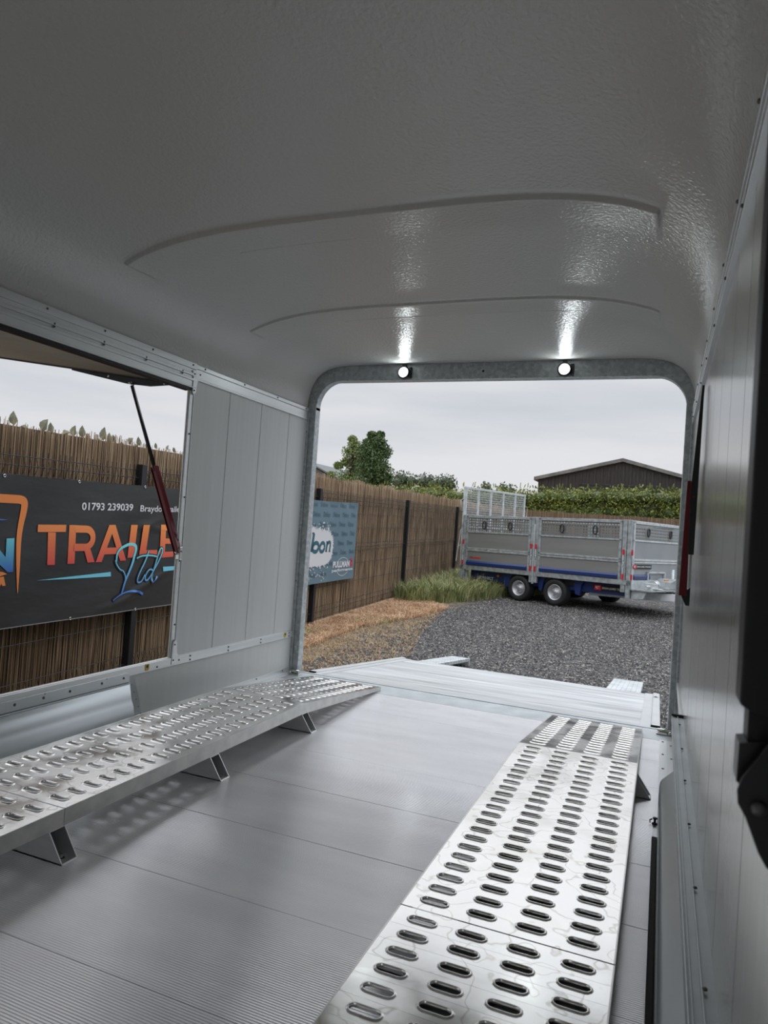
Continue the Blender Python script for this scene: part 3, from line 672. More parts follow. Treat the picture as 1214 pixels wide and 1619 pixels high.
# ivy leaves on top of the reeds
LEAF = mat('grey_green_leaf', (.15, .15, .09), .6, col2=(.26, .25, .17), nscale=25)
t = thing('artificial_ivy', 'row of dull green artificial ivy leaves poking above the reed fence', 'ivy', tuple(FP(0, 1.35, -.05)))
mb = MB().tube([FP(-1.4+.1*k, 1.345+.012*math.sin(k*2.1)+.02*(k*.1), -.045) for k in range(27)], .004, 5); part('stem', mb, mat('ivy_stem', (.07, .07, .04), .8), t)
LV = [(-.56, 1.395, .075, 8), (-.45, 1.385, .05, 75), (-.345, 1.395, .08, -30), (-.25, 1.395, .06, 20), (-.16, 1.40, .055, -70), (-.07, 1.395, .07, -12), (.03, 1.40, .075, 12), (.10, 1.405, .05, 60), (.16, 1.40, .04, -80), (.225, 1.41, .085, -5),
      (.31, 1.405, .065, 20), (.36, 1.41, .055, 30), (.50, 1.425, .06, -45), (.64, 1.425, .065, 25), (.70, 1.42, .05, -60), (.85, 1.43, .045, 30), (.98, 1.435, .04, -20), (1.1, 1.435, .045, 50), (-.7, 1.39, .06, 20), (.45, 1.41, .035, 70), (.57, 1.415, .04, -80), (.78, 1.425, .035, 80)]
for s, z, h, a in LV:
    z -= .012; h *= 1.15; mb = MB(); a = math.radians(a); out = [(0, 0), (.34, .22), (.42, .45), (.26, .75), (0, 1.05)]; K = []
    pts = [(x*h*.95, y*h) for x, y in out]; L_ = [(-x, y) for x, y in pts[1:-1]][::-1]
    def T(x, y, o): return FP(s+x*math.cos(a)-y*math.sin(a)*-1*-1, z+x*math.sin(a)+y*math.cos(a), -.045+o)
    ctr = [T(0, y, .006) for y in (0, .4*h, .75*h, 1.05*h)]
    rt = [T(x, y, -.002) for x, y in pts[1:-1]]; lf = [T(-x, y, -.002) for x, y in pts[1:-1]]
    mb.add([ctr[0]]+rt+[ctr[3]]+lf[::-1]+[ctr[1], ctr[2]], [(0, 1, 8, 7), (0, 8, 1), (1, 2, 3, 9) if 0 else (1, 2, 9, 8), (2, 3, 4, 9), (8, 9, 6, 7), (9, 4, 5, 6)][:1] and [(0, 1, 8), (1, 2, 9, 8), (2, 3, 4, 9), (0, 8, 7), (8, 9, 6, 7), (9, 4, 5, 6)])
    part('leaf', mb, LEAF, t)

# ------------------------------------------------------------------ banners
def rip(s, z): return 0 if s > 3 else .003*math.sin(s*7+z*3)+.0025*math.sin(z*11-s*4)
def artprism(mb, pts, off, B, th=.0012):
    n = len(pts); a = [FP(s, z, B+off+rip(s, z)) for s, z in pts]; b = [FP(s, z, B+off+th+rip(s, z)) for s, z in pts]
    mb.add(a+b, [tuple(range(n))[::-1], tuple(range(n, 2*n))]+[(i, (i+1) % n, (i+1) % n+n, i+n) for i in range(n)])
def stroke(mb, pts, ws, off, B, close=False):
    n = len(pts)
    if not isinstance(ws, (list, tuple)): ws = [ws]*n
    Lp, Rp = [], []
    for i in range(n):
        p0 = pts[max(0, i-1)]; p1 = pts[min(n-1, i+1)]
        if close: p0 = pts[i-1]; p1 = pts[(i+1) % n]
        dx, dz = p1[0]-p0[0], p1[1]-p0[1]; l = math.hypot(dx, dz) or 1; nx, nz_ = -dz/l, dx/l; w_ = ws[i]/2
        Lp.append((pts[i][0]+nx*w_, pts[i][1]+nz_*w_)); Rp.append((pts[i][0]-nx*w_, pts[i][1]-nz_*w_))
    for i in range(n if close else n-1):
        j = (i+1) % n; q = [Lp[i], Lp[j], Rp[j], Rp[i]]
        mb.add([FP(s, z, B+off+rip(s, z)) for s, z in q], [(0, 3, 2, 1)])
def bez(P, n=8):
    """Catmull-Rom through P"""
    o = []; Q = [P[0]]+list(P)+[P[-1]]
    for i in range(1, len(Q)-2):
        for k in range(n):
            t = k/n; a, b, c, d = Q[i-1], Q[i], Q[i+1], Q[i+2]
            o.append(tuple(.5*(2*b[j]+(c[j]-a[j])*t+(2*a[j]-5*b[j]+4*c[j]-d[j])*t*t+(3*b[j]-a[j]-3*c[j]+d[j])*t**3) for j in (0, 1)))
    o.append(tuple(P[-1])); return o
def text(mb, body, s0, z0, height, width, off, B, bold=.0, shear=0., rot=0., vs=1.):
    c = bpy.data.curves.new('t', 'FONT'); c.body = body; c.size = 1; c.offset = bold; c.shear = shear; c.resolution_u = 3
    o = bpy.data.objects.new('t', c); me = bpy.data.meshes.new_from_object(o)
    xs = [v.co.x for v in me.vertices]; ys = [v.co.y for v in me.vertices]; x0, x1 = min(xs), max(xs); y0, y1 = min(ys), max(ys)
    y0 = min(y0, 0) if 0 else y0
    kx = width/(x1-x0); ky = height/(y1-y0); vs_ = []
    for v in me.vertices:
        a, b = (v.co.x-x0)*kx, (v.co.y-y0)*ky
        vs_.append((s0+a, z0+b+a*rot))
    if callable(B): mb.add([B(s, z, off) for s, z in vs_], [tuple(p.vertices) for p in me.polygons])
    else: mb.add([FP(s, z, B+off+rip(s, z)) for s, z in vs_], [tuple(p.vertices) for p in me.polygons])
    bpy.data.objects.remove(o); bpy.data.curves.remove(c); bpy.data.meshes.remove(me)

B = .075
# black banner
bc = FP(.2, .12, B); t = thing('black_banner', 'black printed banner with orange and blue lettering hanging on the reed fence', 'banner', tuple(bc))
ba = mat('black_vinyl', (.022, .022, .022), .42, bump=.25, bscale=3, bstretch=(1, 1, 2.5), bdist=.02)
def crease(s, z):
    d = 0
    for (a, b, c, e, w_, h) in ((.35, .2, 1.0, .45, .018, .012), (.5, .8, 1.1, .74, .02, .006), (.45, .75, .9, .86, .02, .005), (.1, .16, .7, .26, .02, .006)):
        lx, lz = c-a, e-b; l = math.hypot(lx, lz); u = ((s-a)*lx+(z-b)*lz)/l/l
        if 0 < u < 1: q = ((s-a)*lz-(z-b)*lx)/l; d += h*math.exp(-(q/w_)**2)*math.sin(PI*u)
    return d
_r = rip
def rip(s, z): return _r(s, z)+(crease(s, z) if s < 2 else 0)
def sheet1(u, v): s = -1.9+3.35*u; zt = 1.083+.023*(s-(-.1)) -.006*abs(math.sin((s+.7)*PI/.61)); zb = .134+.006*s; z = zb+(zt-zb)*v; return FP(s, z, B+rip(s, z))
mb = MB().grid(sheet1, 90, 46); part('sheet', mb, ba, t)
mb = MB()
stroke(mb, [(-1.9+.1*k, .1365+.006*(-1.9+.1*k)) for k in range(34)], .006, .002, B); part('hem', mb, mat('grey_hem', (.25, .25, .25), .5), t)
mb = MB()
OR0, OR1 = (.62, .05, .05), (.85, .27, .055)
ORG_ = mat_grad('orange_red_print', .51-bc.z, .80-bc.z, (.62, .065, .06), (.80, .27, .065))
def lets(mb):
    z0, z1 = .513, .776; o = .004
    P = lambda pts: artprism(mb, pts, o, B)
    P([(-.424, .724), (-.194, .729), (-.194, .776), (-.424, .771)]); P([(-.341, .724), (-.278, .724), (-.264, .511), (-.327, .511)])       # T
    P([(-.166, .776), (-.105, .777), (-.092, .514), (-.155, .514)])                                                                   # R
    stroke(mb, [(-.11, .751)]+[(-.01+.085*math.sin(PI*k/12)*.85, .688+.063*math.cos(PI*k/12)) for k in range(13)]+[(-.11, .625)], .05, o+.001, B)
    P([(-.03, .640), (.03, .64), (.100, .519), (.03, .518)])
    P([(.111, .518), (.172, .519), (.262, .735), (.286, .788), (.221, .786)]); P([(.221, .786), (.286, .788), (.435, .524), (.370, .522), (.245, .745)])  # A
    P([(.175, .572), (.36, .574), (.35, .622), (.19, .62)])
    P([(.457, .792), (.529, .794), (.520, .545), (.449, .543)])                                                                         # I
    P([(.593, .796), (.665, .798), (.650, .558), (.578, .556)]); P([(.58, .556), (.79, .56), (.79, .600), (.58, .598)])                 # L
    P([(.814, .803), (.885, .804), (.885, .538), (.822, .537)]); P([(.814, .757), (.995, .761), (.995, .807), (.814, .803)]); P([(.82, .648), (.97, .650), (.97, .694), (.82, .692)]); P([(.822, .537), (1.0, .542), (1.0, .586), (.822, .582)])  # E
    P([(1.053, .809), (1.12, .810), (1.12, .545), (1.058, .545)]); stroke(mb, [(1.10, .785)]+[(1.21+.07*math.sin(PI*k/10), .72+.065*math.cos(PI*k/10)) for k in range(11)]+[(1.10, .655)], .05, o+.001, B)
    P([(1.2, .67), (1.26, .67), (1.33, .55), (1.26, .55)])
lets(mb); part('large_lettering', mb, ORG_, t, label='orange to red gradient capital letters', recalc=False)
# white small text
mb = MB(); text(mb, '01793 239039', -.062, .880, .054, .525, .004, B, bold=.022, rot=.034); part('phone_number', mb, WHITE, t, label='white phone number')
mb = MB(); text(mb, 'Braydontrailers.', .545, .882, .064, .60, .004, B, bold=.016, rot=.034); part('web_address', mb, WHITE, t, label='white web address')
BL0 = mat_grad('blue_cyan_print', .22-bc.z, .64-bc.z, (.035, .12, .52), (.20, .66, .72))
BL1 = mat_grad('blue_cyan_bar', -.40+.2-.2, .28, (.06, .25, .6), (.2, .62, .68), axis=1)
OUTL = mat('black_outline', (.012, .012, .012), .5)
Lp = bez([(.318, .470+.06), (.325, .52), (.331, .575), (.36, .61), (.407, .632), (.46, .646), (.50, .643), (.528, .632), (.535, .60), (.52, .55), (.505, .50), (.47, .43), (.437, .37), (.415, .31), (.40, .265)])
Lp0 = bez([(.318, .53), (.33, .50), (.37, .46), (.41, .443), (.435, .40), (.437, .359)])
mb = MB(); sw = [.012+.012*math.sin(PI*k/(len(Lp)-1)) for k in range(len(Lp))]
curves = [(Lp, sw), (Lp0, .010), (bez([(.312, .23), (.35, .25), (.40, .272), (.46, .285), (.53, .288), (.60, .278), (.651, .255)]), [.004]+[.006+.014*k/48 for k in range(48)]),
          (bez([(.683, .592), (.672, .56), (.646, .507), (.61, .45), (.582, .40), (.575, .365), (.59, .35), (.626, .362), (.657, .409)]), .013),
          (bez([(.55, .537), (.60, .553), (.668, .558), (.73, .556), (.785, .548)]), .012),
          (bez([(.75, .435), (.72, .448), (.69, .435), (.665, .40), (.667, .368), (.69, .365), (.72, .39), (.76, .44), (.81, .51), (.845, .57), (.852, .604), (.83, .614), (.805, .575), (.775, .49), (.745, .41), (.74, .355), (.76, .348), (.80, .39)]), .012)]
for c, wd in curves:
    stroke(mb, c, wd if not isinstance(wd, list) else (wd+[wd[-1]]*len(c))[:len(c)], .0085, B)
part('script_lettering', mb, BL0, t, label='blue handwritten script letters', recalc=False)
mb = MB()
for c, wd in curves: stroke(mb, c, [.028]*len(c), .0068, B)
part('script_outline', mb, OUTL, t, recalc=False)
mb = MB(); 
artprism(mb, [(-.397, .4145), (.275, .443), (.279, .411), (-.1, .412)], .004, B); artprism(mb, [(.875, .463), (1.3, .462), (1.3, .44), (.88, .425)], .004, B)
part('underline', mb, mat('cyan_print', (.16, .52, .66), .45), t, label='pale blue tapered underline')
ORF = mat('orange_print', (.78, .24, .06), .5)
mb = MB()
fr = [(-1.3, .925), (-.9, .922), (-.73, .921), (-.64, .922), (-.58, .922), (-.55, .912), (-.54, .885), (-.545, .83), (-.555, .77), (-.562, .70), (-.562, .62), (-.557, .52), (-.549, .42), (-.542, .342)]
fw = [.052, .052, .052, .052, .052, .054, .050, .046, .042, .038, .034, .028, .016, .003]
c = bez(fr, 4); ww = []
for i in range(len(c)): k = i/4; a = int(k); ww.append(fw[a]+(fw[min(a+1, len(fw)-1)]-fw[a])*(k-a))
stroke(mb, c, ww, .004, B); part('logo_frame', mb, ORF, t, label='orange tapered frame of the logo', recalc=False)
NB = mat_grad('blue_logo_print', .476-bc.z, .684-bc.z, (.03, .11, .42), (.14, .55, .62))
mb = MB(); artprism(mb, [(-.655, .681), (-.598, .684), (-.593, .476), (-.635, .478), (-.70, .53), (-.78, .60), (-.78, .476), (-.83, .476), (-.83, .684), (-.77, .684), (-.655, .567)], .004, B)
part('logo_letter', mb, NB, t, label='blue gradient capital letter')
mb = MB(); artprism(mb, [(-.80, .787), (-.69, .790), (-.655, .795), (-.72, .799), (-.80, .797)], .004, B); part('logo_swoosh', mb, mat('blue_swoosh', (.05, .18, .5), .5), t)
mb = MB(); artprism(mb, [(-.80, .470), (-.70, .484), (-.665, .478), (-.637, .466), (-.70, .452), (-.80, .445)], .004, B); artprism(mb, [(-.78, .44), (-.66, .452), (-.64, .395), (-.665, .395), (-.672, .41), (-.70, .36), (-.76, .32), (-.80, .35), (-.80, .43)], .004, B)
part('logo_wheel', mb, ORF, t, label='orange truck shape of the logo')
for s, z in [(-.706, 1.058), (-.102, 1.072), (.586, 1.090), (-1.3, 1.046), (-.089, .140), (.587, .143), (-.75, .137)]:
    mb = MB(); p = FP(s, z, B+.002+rip(s, z)); mb.lathe([(.006, 0), (.011, .0), (.0105, .003), (.006, .003), (.006, 0)], p, FNN, 14); part('eyelet', mb, CHROME, t)

# teal banner
bc2 = FP(4.3, .17, B); t = thing('teal_banner', 'blue-grey printed banner with a white splash hanging on the reed fence beyond the rear opening', 'banner', tuple(bc2))
tb = mat('teal_vinyl', (.115, .19, .235), .4, col2=(.13, .205, .25), nscale=3, bump=.3, bscale=2.2, bdist=.03)
def sheet2(u, v): s = 3.3+1.86*u; zt = 1.178+.026*(s-3.57)-.01*abs(math.sin((s-3.3)*1.7)); zb = .155+.010*(s-3.57); z = zb+(zt-zb)*v; return FP(s, z, B+.01*math.exp(-((s-5.12)/.03)**2)*v-.004*(1-math.exp(-((zt-z)/.03)**2)) + .006*math.sin(s*9)*math.exp(-((zt-z)/.05)**2)+.004)
mb = MB().grid(sheet2, 50, 30); part('sheet', mb, tb, t)
for r_ in range(8):
    for c_ in range(5):
        s0 = 3.60+.31*c_+(.10 if r_ % 2 else 0); z0 = 1.10-.124*r_+.026*(s0-3.57)
        if s0+.2 > 5.14 or (3.3 < s0 < 4.3 and .40 < z0 < .84) or (s0 > 4.25 and z0 < .47 and s0 < 5.1): continue
        mb = MB(); text(mb, 'Debon', s0, z0, .062, .20, .004, B, bold=.008); part('pattern_lettering', mb, TEALD, t, label='faint darker lettering', recalc=False)
mb = MB(); Rn = random.Random(5); blob = []
for k in range(120):
    a = 2*PI*k/120; ca, sa = math.cos(a), math.sin(a)
    rx, rz = .62, .225; e = 1+(.0 if k % 2 else Rn.uniform(.03, .22))*(1 if sa > .2 or sa < -.2 or ca > 0 else 0)
    kx = abs(ca)**.55*(1 if ca > 0 else -1); kz = abs(sa)**.7*(1 if sa > 0 else -1)
    blob.append((3.73+rx*kx*(1+(e-1)*.3), .60+rz*kz*e))
artprism(mb, blob, .004, B)
for k in range(70):
    s0 = Rn.uniform(3.5, 4.25); z0 = Rn.choice([.86, .31])+Rn.uniform(-.05, .05)-(s0-3.5)*.05*0
    if z0 < .5: z0 = .36-Rn.random()**1.5*.17
    r_ = Rn.uniform(.004, .014); a = Rn.uniform(0, 3); artprism(mb, [(s0+r_*1.3*math.cos(a+q)*Rn.uniform(.6, 1.3), z0+r_*math.sin(a+q)*Rn.uniform(.6, 1.5)) for q in (0, 1.2, 2.5, 3.9, 5.1)], .004, B)
part('paint_splash', mb, WHITE, t, label='white brushed splash', recalc=False)
mb = MB(); o = .0065; sh = lambda s, z: (s+(z-.54)*.18, z)
def ST(pts, w_): stroke(mb, [sh(*p) for p in pts], w_, o, B)
ST([(3.53+.075*math.cos(2*PI*k/20), .60+.06*math.sin(2*PI*k/20)) for k in range(21)], .035)
ST([(3.71, .775), (3.71, .55)], .062); ST([(3.66, .775), (3.72, .775)], .022)
ST([(3.72+.095+.085*math.cos(2*PI*k/20), .605+.055*math.sin(2*PI*k/20)) for k in range(21)], .05)
ST([(4.01+.072*math.cos(2*PI*k/20), .605+.056*math.sin(2*PI*k/20)) for k in range(21)], .046)
ST([(4.145, .675), (4.145, .548)], .050); ST([(4.115, .672), (4.16, .672)], .018); ST([(4.12, .552), (4.175, .552)], .014)
ST(bez([(4.15, .64), (4.19, .668), (4.235, .665), (4.25, .63), (4.25, .56)]), .044); ST([(4.225, .552), (4.285, .552)], .016)
part('brand_lettering', mb, TEAL, t, label='dark teal serif lettering on white', recalc=False)
mb = MB(); text(mb, 'PULLMAN', 4.40, .335, .085, .58, .005, B, bold=.05); text(mb, 'performance', 4.38, .268, .052, .72, .005, B, bold=.03, rot=.01)
c = [(4.74+.22*math.cos(2*PI*k/40), .345+.12*math.sin(2*PI*k/40)) for k in range(40)]; stroke(mb, c[2:18], .007, .0045, B); stroke(mb, c[23:37], .007, .0045, B)
part('sponsor_lettering', mb, WHITE, t, label='white sponsor lettering', recalc=False)
mb = MB(); text(mb, '2', 4.985, .345, .105, .10, .006, B, bold=.05); part('numeral', mb, REDP, t, label='red numeral 2')
def rip(s, z): return _r(s, z)

# ================================================================== FLATBED TRAILER IN THE YARD
HD = math.radians(-23.65)
T = thing('flatbed_trailer', 'parked grey mesh-sided flatbed trailer on the gravel with four wheels', 'trailer', (-1.431, 8.925, -.258), rot=(0, -.012, HD))
LS0, LS1, WD = -1.33, 2.10, 2.10
def tp(name, mb, m, label=None, bevel=0, parent=None, recalc=True): return part(name, mb, m, parent or T, label=label, bevel=bevel, recalc=recalc)
tp('deck', MB().box(LS0+.03, LS1-.03, .03, WD-.03, .50, .55), mat('deck_board', (.09, .075, .06), .8))
mb = MB(); mb.box(LS0, LS1, 0, .05, .478, .56); mb.box(LS0, LS1, WD-.05, WD, .478, .56); mb.box(LS1-.05, LS1, 0, WD, .478, .56); mb.box(LS0, LS0+.05, 0, WD, .478, .56); tp('sill_frame', mb, GALVT, bevel=.004)
for yy0 in (.16, WD-.24): tp('chassis_beam', MB().box(LS0+.12, LS1-.1, yy0, yy0+.08, .29, .478), BLUEP, 'dark blue chassis beam', .004)
def perf(mb, o, ux, uz, nx, nz, px, pz, hole, th, skip=None):
    """sheet of square holes: o origin, ux/uz unit vectors"""
    o = Vector(o); ux = Vector(ux); uz = Vector(uz); n = ux.cross(uz)
    for i in range(nx):
        for j in range(nz):
            if skip and skip(i, j):
                q = [o+ux*(px*a)+uz*(pz*b) for a, b in ((i, j), (i+1, j), (i+1, j+1), (i, j+1))]; mb.add(q, [(0, 1, 2, 3)]); continue
            a0 = i*px; b0 = j*pz; g = (px-hole)/2; h = (pz-hole)/2
            O = [(a0, b0), (a0+px, b0), (a0+px, b0+pz), (a0, b0+pz)]; I = [(a0+g, b0+h), (a0+px-g, b0+h), (a0+px-g, b0+pz-h), (a0+g, b0+pz-h)]
            vs = [o+ux*a+uz*b for a, b in O]+[o+ux*a+uz*b for a, b in I]
            mb.add(vs, [(k, (k+1) % 4, (k+1) % 4+4, k+4) for k in range(4)])
def side_panel(s0, s1, y, nm, handles, m_board=BOARD, blue=True, yd=1, axis='s'):
    """upright dropside; axis 's' runs along the trailer, 'w' across it"""
    def BX(mb, a0, a1, d0, d1, z0, z1):
        if axis == 's': mb.box(a0, a1, min(y+d0*yd, y+d1*yd), max(y+d0*yd, y+d1*yd), z0, z1)
        else: mb.box(min(y+d0*yd, y+d1*yd), max(y+d0*yd, y+d1*yd), a0, a1, z0, z1)
    mb = MB(); BX(mb, s0+.03, s1-.03, .012, .03, .56, .85); p = tp(nm, mb, m_board)
    mb = MB(); BX(mb, s0+.03, s1-.03, .012, .03, .89, 1.20); tp('board', mb, m_board, parent=p)
    mb = MB()
    for z0, z1 in ((.835, .862), (.875, .905), (1.19, 1.215), (1.475, 1.525)): BX(mb, s0, s1, 0, .035, z0, z1)
    for a in (s0, s1-.045): BX(mb, a, a+.045, 0, .034, .56, 1.52)
    tp('panel_frame', mb, GALVT if m_board is BOARD else BRIGHT, parent=p, bevel=.003)
    mb = MB(); w_ = (s1-s0-.09); nx = int(w_/.052); px = w_/nx
    if axis == 's': perf(mb, (s0+.045, y+.02*yd, 1.215), (1, 0, 0), (0, 0, 1), nx, 5, px, .052, .032, .002, skip=None)
    else: perf(mb, (y+.02*yd, s0+.045, 1.215), (0, 1, 0), (0, 0, 1), nx, 5, px, .052, .032, .002)
    tp('perforated_sheet', mb, MESHG if m_board is BOARD else BOARDL, parent=p)
    if blue:
        mb = MB(); b0, b1 = (s0+.045, s1-.045) if axis == 's' else (s0+.03, s0+.62)
        pr = [(0, .572), (-.018, .578), (-.018, .625), (0, .655), (.012, .655), (.012, .572)]
        if axis == 's': mb.prism([(y+a*yd, b) for a, b in pr], 'x', b0, b1)
        else: mb.prism([(y+a*yd, b) for a, b in pr], 'y', b0, b1)
        tp('blue_step_strip', mb, BLUEP, parent=p, label='dark blue strip along the lower board')
    for h in handles:
        pts = []
        for k in range(16):
            a = 2*PI*k/16; da, dz = .036*math.copysign(abs(math.cos(a))**.8, math.cos(a)), .068*math.copysign(abs(math.sin(a))**.8, math.sin(a))
            pts.append((h+da, y-.006*yd, 1.345+dz) if axis == 's' else (y-.006*yd, h+da, 1.345+dz))
        tp('handle', MB().tube(pts, .012, 6, closed=True), BLACKM, parent=p, label='dark oval grab handle')
side_panel(-1.25, .215, 0, 'dropside', (-.82, -.23)); side_panel(.385, 1.945, 0, 'dropside', (.85, 1.476))
side_panel(-1.25, .215, WD, 'far_dropside', (), BOARD, False, -1); side_panel(.385, 1.945, WD, 'far_dropside', (), BOARD, False, -1)
side_panel(.11, WD-.11, LS1, 'headboard', (.62, 1.48), BOARDL, True, -1, 'w')
def posts(s0, s1, y0, y1, zb=.40): return MB().box(s0, s1, y0, y1, zb, 1.53)
for s0, s1 in ((-1.33, -1.26), (.22, .285), (.312, .378), (1.955, 2.03)):
    tp('corner_post', posts(s0, s1, .004, .06, .36), GALVT, bevel=.004)
    tp('corner_post', posts(s0, s1, WD-.06, WD-.004, .40), GALVT, bevel=.004)
tp('corner_post', posts(2.04, 2.10, .004, .06, .26), GALVT, bevel=.004); tp('corner_post', posts(2.04, 2.10, WD-.06, WD-.004, .26), GALVT, bevel=.004)
tp('hanging_strap', MB().box(.288, .31, -.004, .04, .34, 1.4), BRIGHT)
def latch(s, y, ax='s'):
    for zz in ((.565, .70), (.90, 1.05)):
        B_ = (lambda m_, a, b, z0, z1: m_.box(a, b, y-.02, y-.002, z0, z1)) if ax == 's' else (lambda m_, a, b, z0, z1: m_.box(y+.002, y+.02, a, b, z0, z1))
        mb = MB(); z0, z1 = zz
        low = z0 < .7
        B_(mb, s-.013, s+.013, z0 if low else z1-.09, z0+.09 if low else z1); h = tp('latch_handle', mb, REDL, 'red latch handle', .004)
        mb = MB(); B_(mb, s-.009, s+.009, z0+.09 if low else z0-.03, z1+.06 if low else z1-.09); tp('latch_rod', mb, BRIGHT, parent=h)
    mb = MB()
    if ax == 's': mb.tube([(s, y-.01, .74), (s-.012, y-.02, .78), (s+.012, y-.02, .82), (s, y-.01, .86)], .006, 6)
    else: mb.tube([(y+.01, s, .74), (y+.02, s-.012, .78), (y+.02, s+.012, .82), (y+.01, s, .86)], .006, 6)
    tp('latch_hook', mb, BRIGHT)
latch(-1.30, 0); latch(.25, 0); latch(.345, 0); latch(1.99, 0); latch(.06, LS1, 'w')
# tall mesh rear gate
g = tp('mesh_gate', MB().box(LS0-.05, LS0-.015, 0, WD, 2.045, 2.09), BRIGHT, 'tall bright galvanised mesh gate', .004)
mb = MB()
for y in [0, .05, .44, .86, 1.28, 1.70, WD-.05]: mb.box(LS0-.045, LS0-.02, y, y+.045, .5, 2.05)
mb.box(LS0-.045, LS0-.02, 0, WD, .5, .54); mb.box(LS0-.045, LS0-.02, 0, WD, 1.3, 1.33); tp('gate_bars', mb, BRIGHT, parent=g)
mb = MB(); y = .06
while y < WD-.05: mb.box(LS0-.036, LS0-.031, y, y+.007, .52, 2.05); y += .045
z = .56
while z < 2.04: mb.box(LS0-.038, LS0-.034, .05, WD-.05, z, z+.007); z += .045
tp('gate_mesh', mb, BRIGHT, parent=g)
for y in (-.05, WD+.05):
    pts = [(LS0-.03, y, 1.60), (LS0-.03, y+(.03 if y > 0 else -.03), 1.62), (LS0-.03, y+(.03 if y > 0 else -.03), 1.82), (LS0-.03, y, 1.84)]
    tp('gate_handle', MB().tube([(LS0-.03, 0 if y < 0 else WD, 1.60)]+pts[1:3]+[(LS0-.03, 0 if y < 0 else WD, 1.84)], .009, 6), GALVT, parent=g)
mb = MB().bar((LS0-.04, -.02, 1.25), (LS0-.10, -.05, .62), .012, .012); mb.bar((LS0-.04, -.01, .95), (LS0-.09, -.04, .9), .01, .01); tp('gate_strut', mb, BRIGHT)
tp('rear_support_leg', MB().box(LS0-.02, LS0+.03, -.02, .03, .06, .46), GALVT, bevel=.003)
tp('rear_support_leg', MB().box(LS0+.04, LS0+.12, .05, .09, .12, .46), GALVT, bevel=.003)
# wheels
def wheel(s, y, sg):
    prof = [(.135, .0), (.150, -.012), (.200, -.020), (.224, -.008), (.230, .02), (.230, .14), (.222, .165), (.19, .175), (.135, .165)]
    c = (s, y, .231); ax = (0, sg, 0)
    wh = tp('wheel', MB().lathe(prof, c, ax, 40), TYRE)
    prof = [(.136, .0), (.138, -.008), (.128, -.006), (.122, .012), (.112, .022), (.098, .05), (.086, .06), (.078, .040), (.060, .028), (.045, .030), (.040, .012), (.034, .006), (0, .004)]
    tp('rim', MB().lathe(prof, c, ax, 40), RIM, parent=wh)
    mb = MB()
    for k in range(5): a = 2*PI*k/5; mb.lathe([(0, .018), (.009, .018), (.009, .034)], (s+.062*math.cos(a), y, .231+.062*math.sin(a)), ax, 8)
    tp('wheel_nuts', mb, BRIGHT, parent=wh)
    mb = MB()
    for k in range(8): a = 2*PI*(k+.5)/8; mb.lathe([(0, .0565), (.010, .0565)], (s+.092*math.cos(a), y-.004*sg, .231+.092*math.sin(a)), ax, 8)
    tp('vent_hole', mb, BLACKP, parent=wh, kind=None) if 0 else None
for s in (0, .748):
    wheel(s, .03, 1); wheel(s, WD-.03, -1)
for a, b in ((-.40, -.27), (.44, .36), (1.08, 1.18)):
    a, b = sorted((a, b)); mb = MB().prism([(a, .478), (b+.10 if a < 0 else b+.08, .478), (b+.03, .40), (b, .22), (a+.02, .24), (a, .40)], 'y', .10, .15)
    tp('mudguard_bracket', mb, BLUEP, 'dark blue mudguard bracket')
mb = MB().box(-.32, 1.1, .12, 2.0, .38, .46); tp('axle_cover', mb, BLACKM)
mb = MB(); mb.tube([(0, .2, .23), (0, WD-.2, .23)], .03, 8); tp('axle', mb, DARKM); tp('axle', MB().tube([(.748, .2, .23), (.748, WD-.2, .23)], .03, 8), DARKM)
for s, z in ((-.56, .405), (1.14, .395)):
    tp('side_marker', MB().lathe([(0, .012), (.022, .010), (.028, 0)], (s, .158, z), (0, -1, 0), 16), AMBER, 'round amber side marker')
TF = lambda y: (lambda s, z, off: Vector((s, y-off, z)))
mb = MB(); text(mb, 'CONNECT', -1.02, .315, .055, .36, .003, TF(.158), bold=.03); tp('model_lettering', mb, WHITE, 'white capital lettering', recalc=False)
tp('chassis_sign', MB().box(1.42, 2.02, .148, .158, .335, .44), BLACKP, 'black sign with red square and white lettering')
mb = MB(); mb.box(1.43, 1.55, .145, .149, .345, .43); tp('red_square', mb, REDL)
mb = MB(); text(mb, 'BRIAN JAMES TRAILERS', 1.57, .362, .042, .44, .002, TF(.148), bold=.02); text(mb, 'BJT', 1.45, .362, .05, .08, .004, TF(.148), bold=.03); tp('sign_lettering', mb, WHITE, recalc=False)
HF = lambda s, z, off: Vector((LS1+.004+off, s, z))
tp('headboard_sign', MB().box(LS1-.012, LS1+.004, .10, .78, .745, .815), BLACKP, 'black sticker with red square and white lettering')
tp('red_square', MB().box(LS1+.0045, LS1+.007, .11, .23, .75, .81), REDL)
mb = MB(); text(mb, 'BRIAN JAMES TRAILERS', .25, .762, .034, .50, .002, HF, bold=.02); text(mb, 'BJT', .13, .762, .036, .08, .005, HF, bold=.03); tp('sticker_lettering', mb, WHITE, recalc=False)
mb = MB()
for k in range(1): mb.tube([(-1.10+.035*math.cos(2*PI*i/16)*1.4, .010, .715+.018*math.sin(2*PI*i/16)) for i in range(16)], .005, 5, closed=True)
tp('oval_emblem', mb, mat('emblem_grey', (.1, .12, .14), .4)); mb = MB().prism([(-1.12, .703), (-.98, .700), (-.88, .706), (-.88, .726), (-1.0, .722), (-1.10, .728)], 'y', .0085, .0115); tp('red_emblem', mb, REDL, 'red emblem stripe')
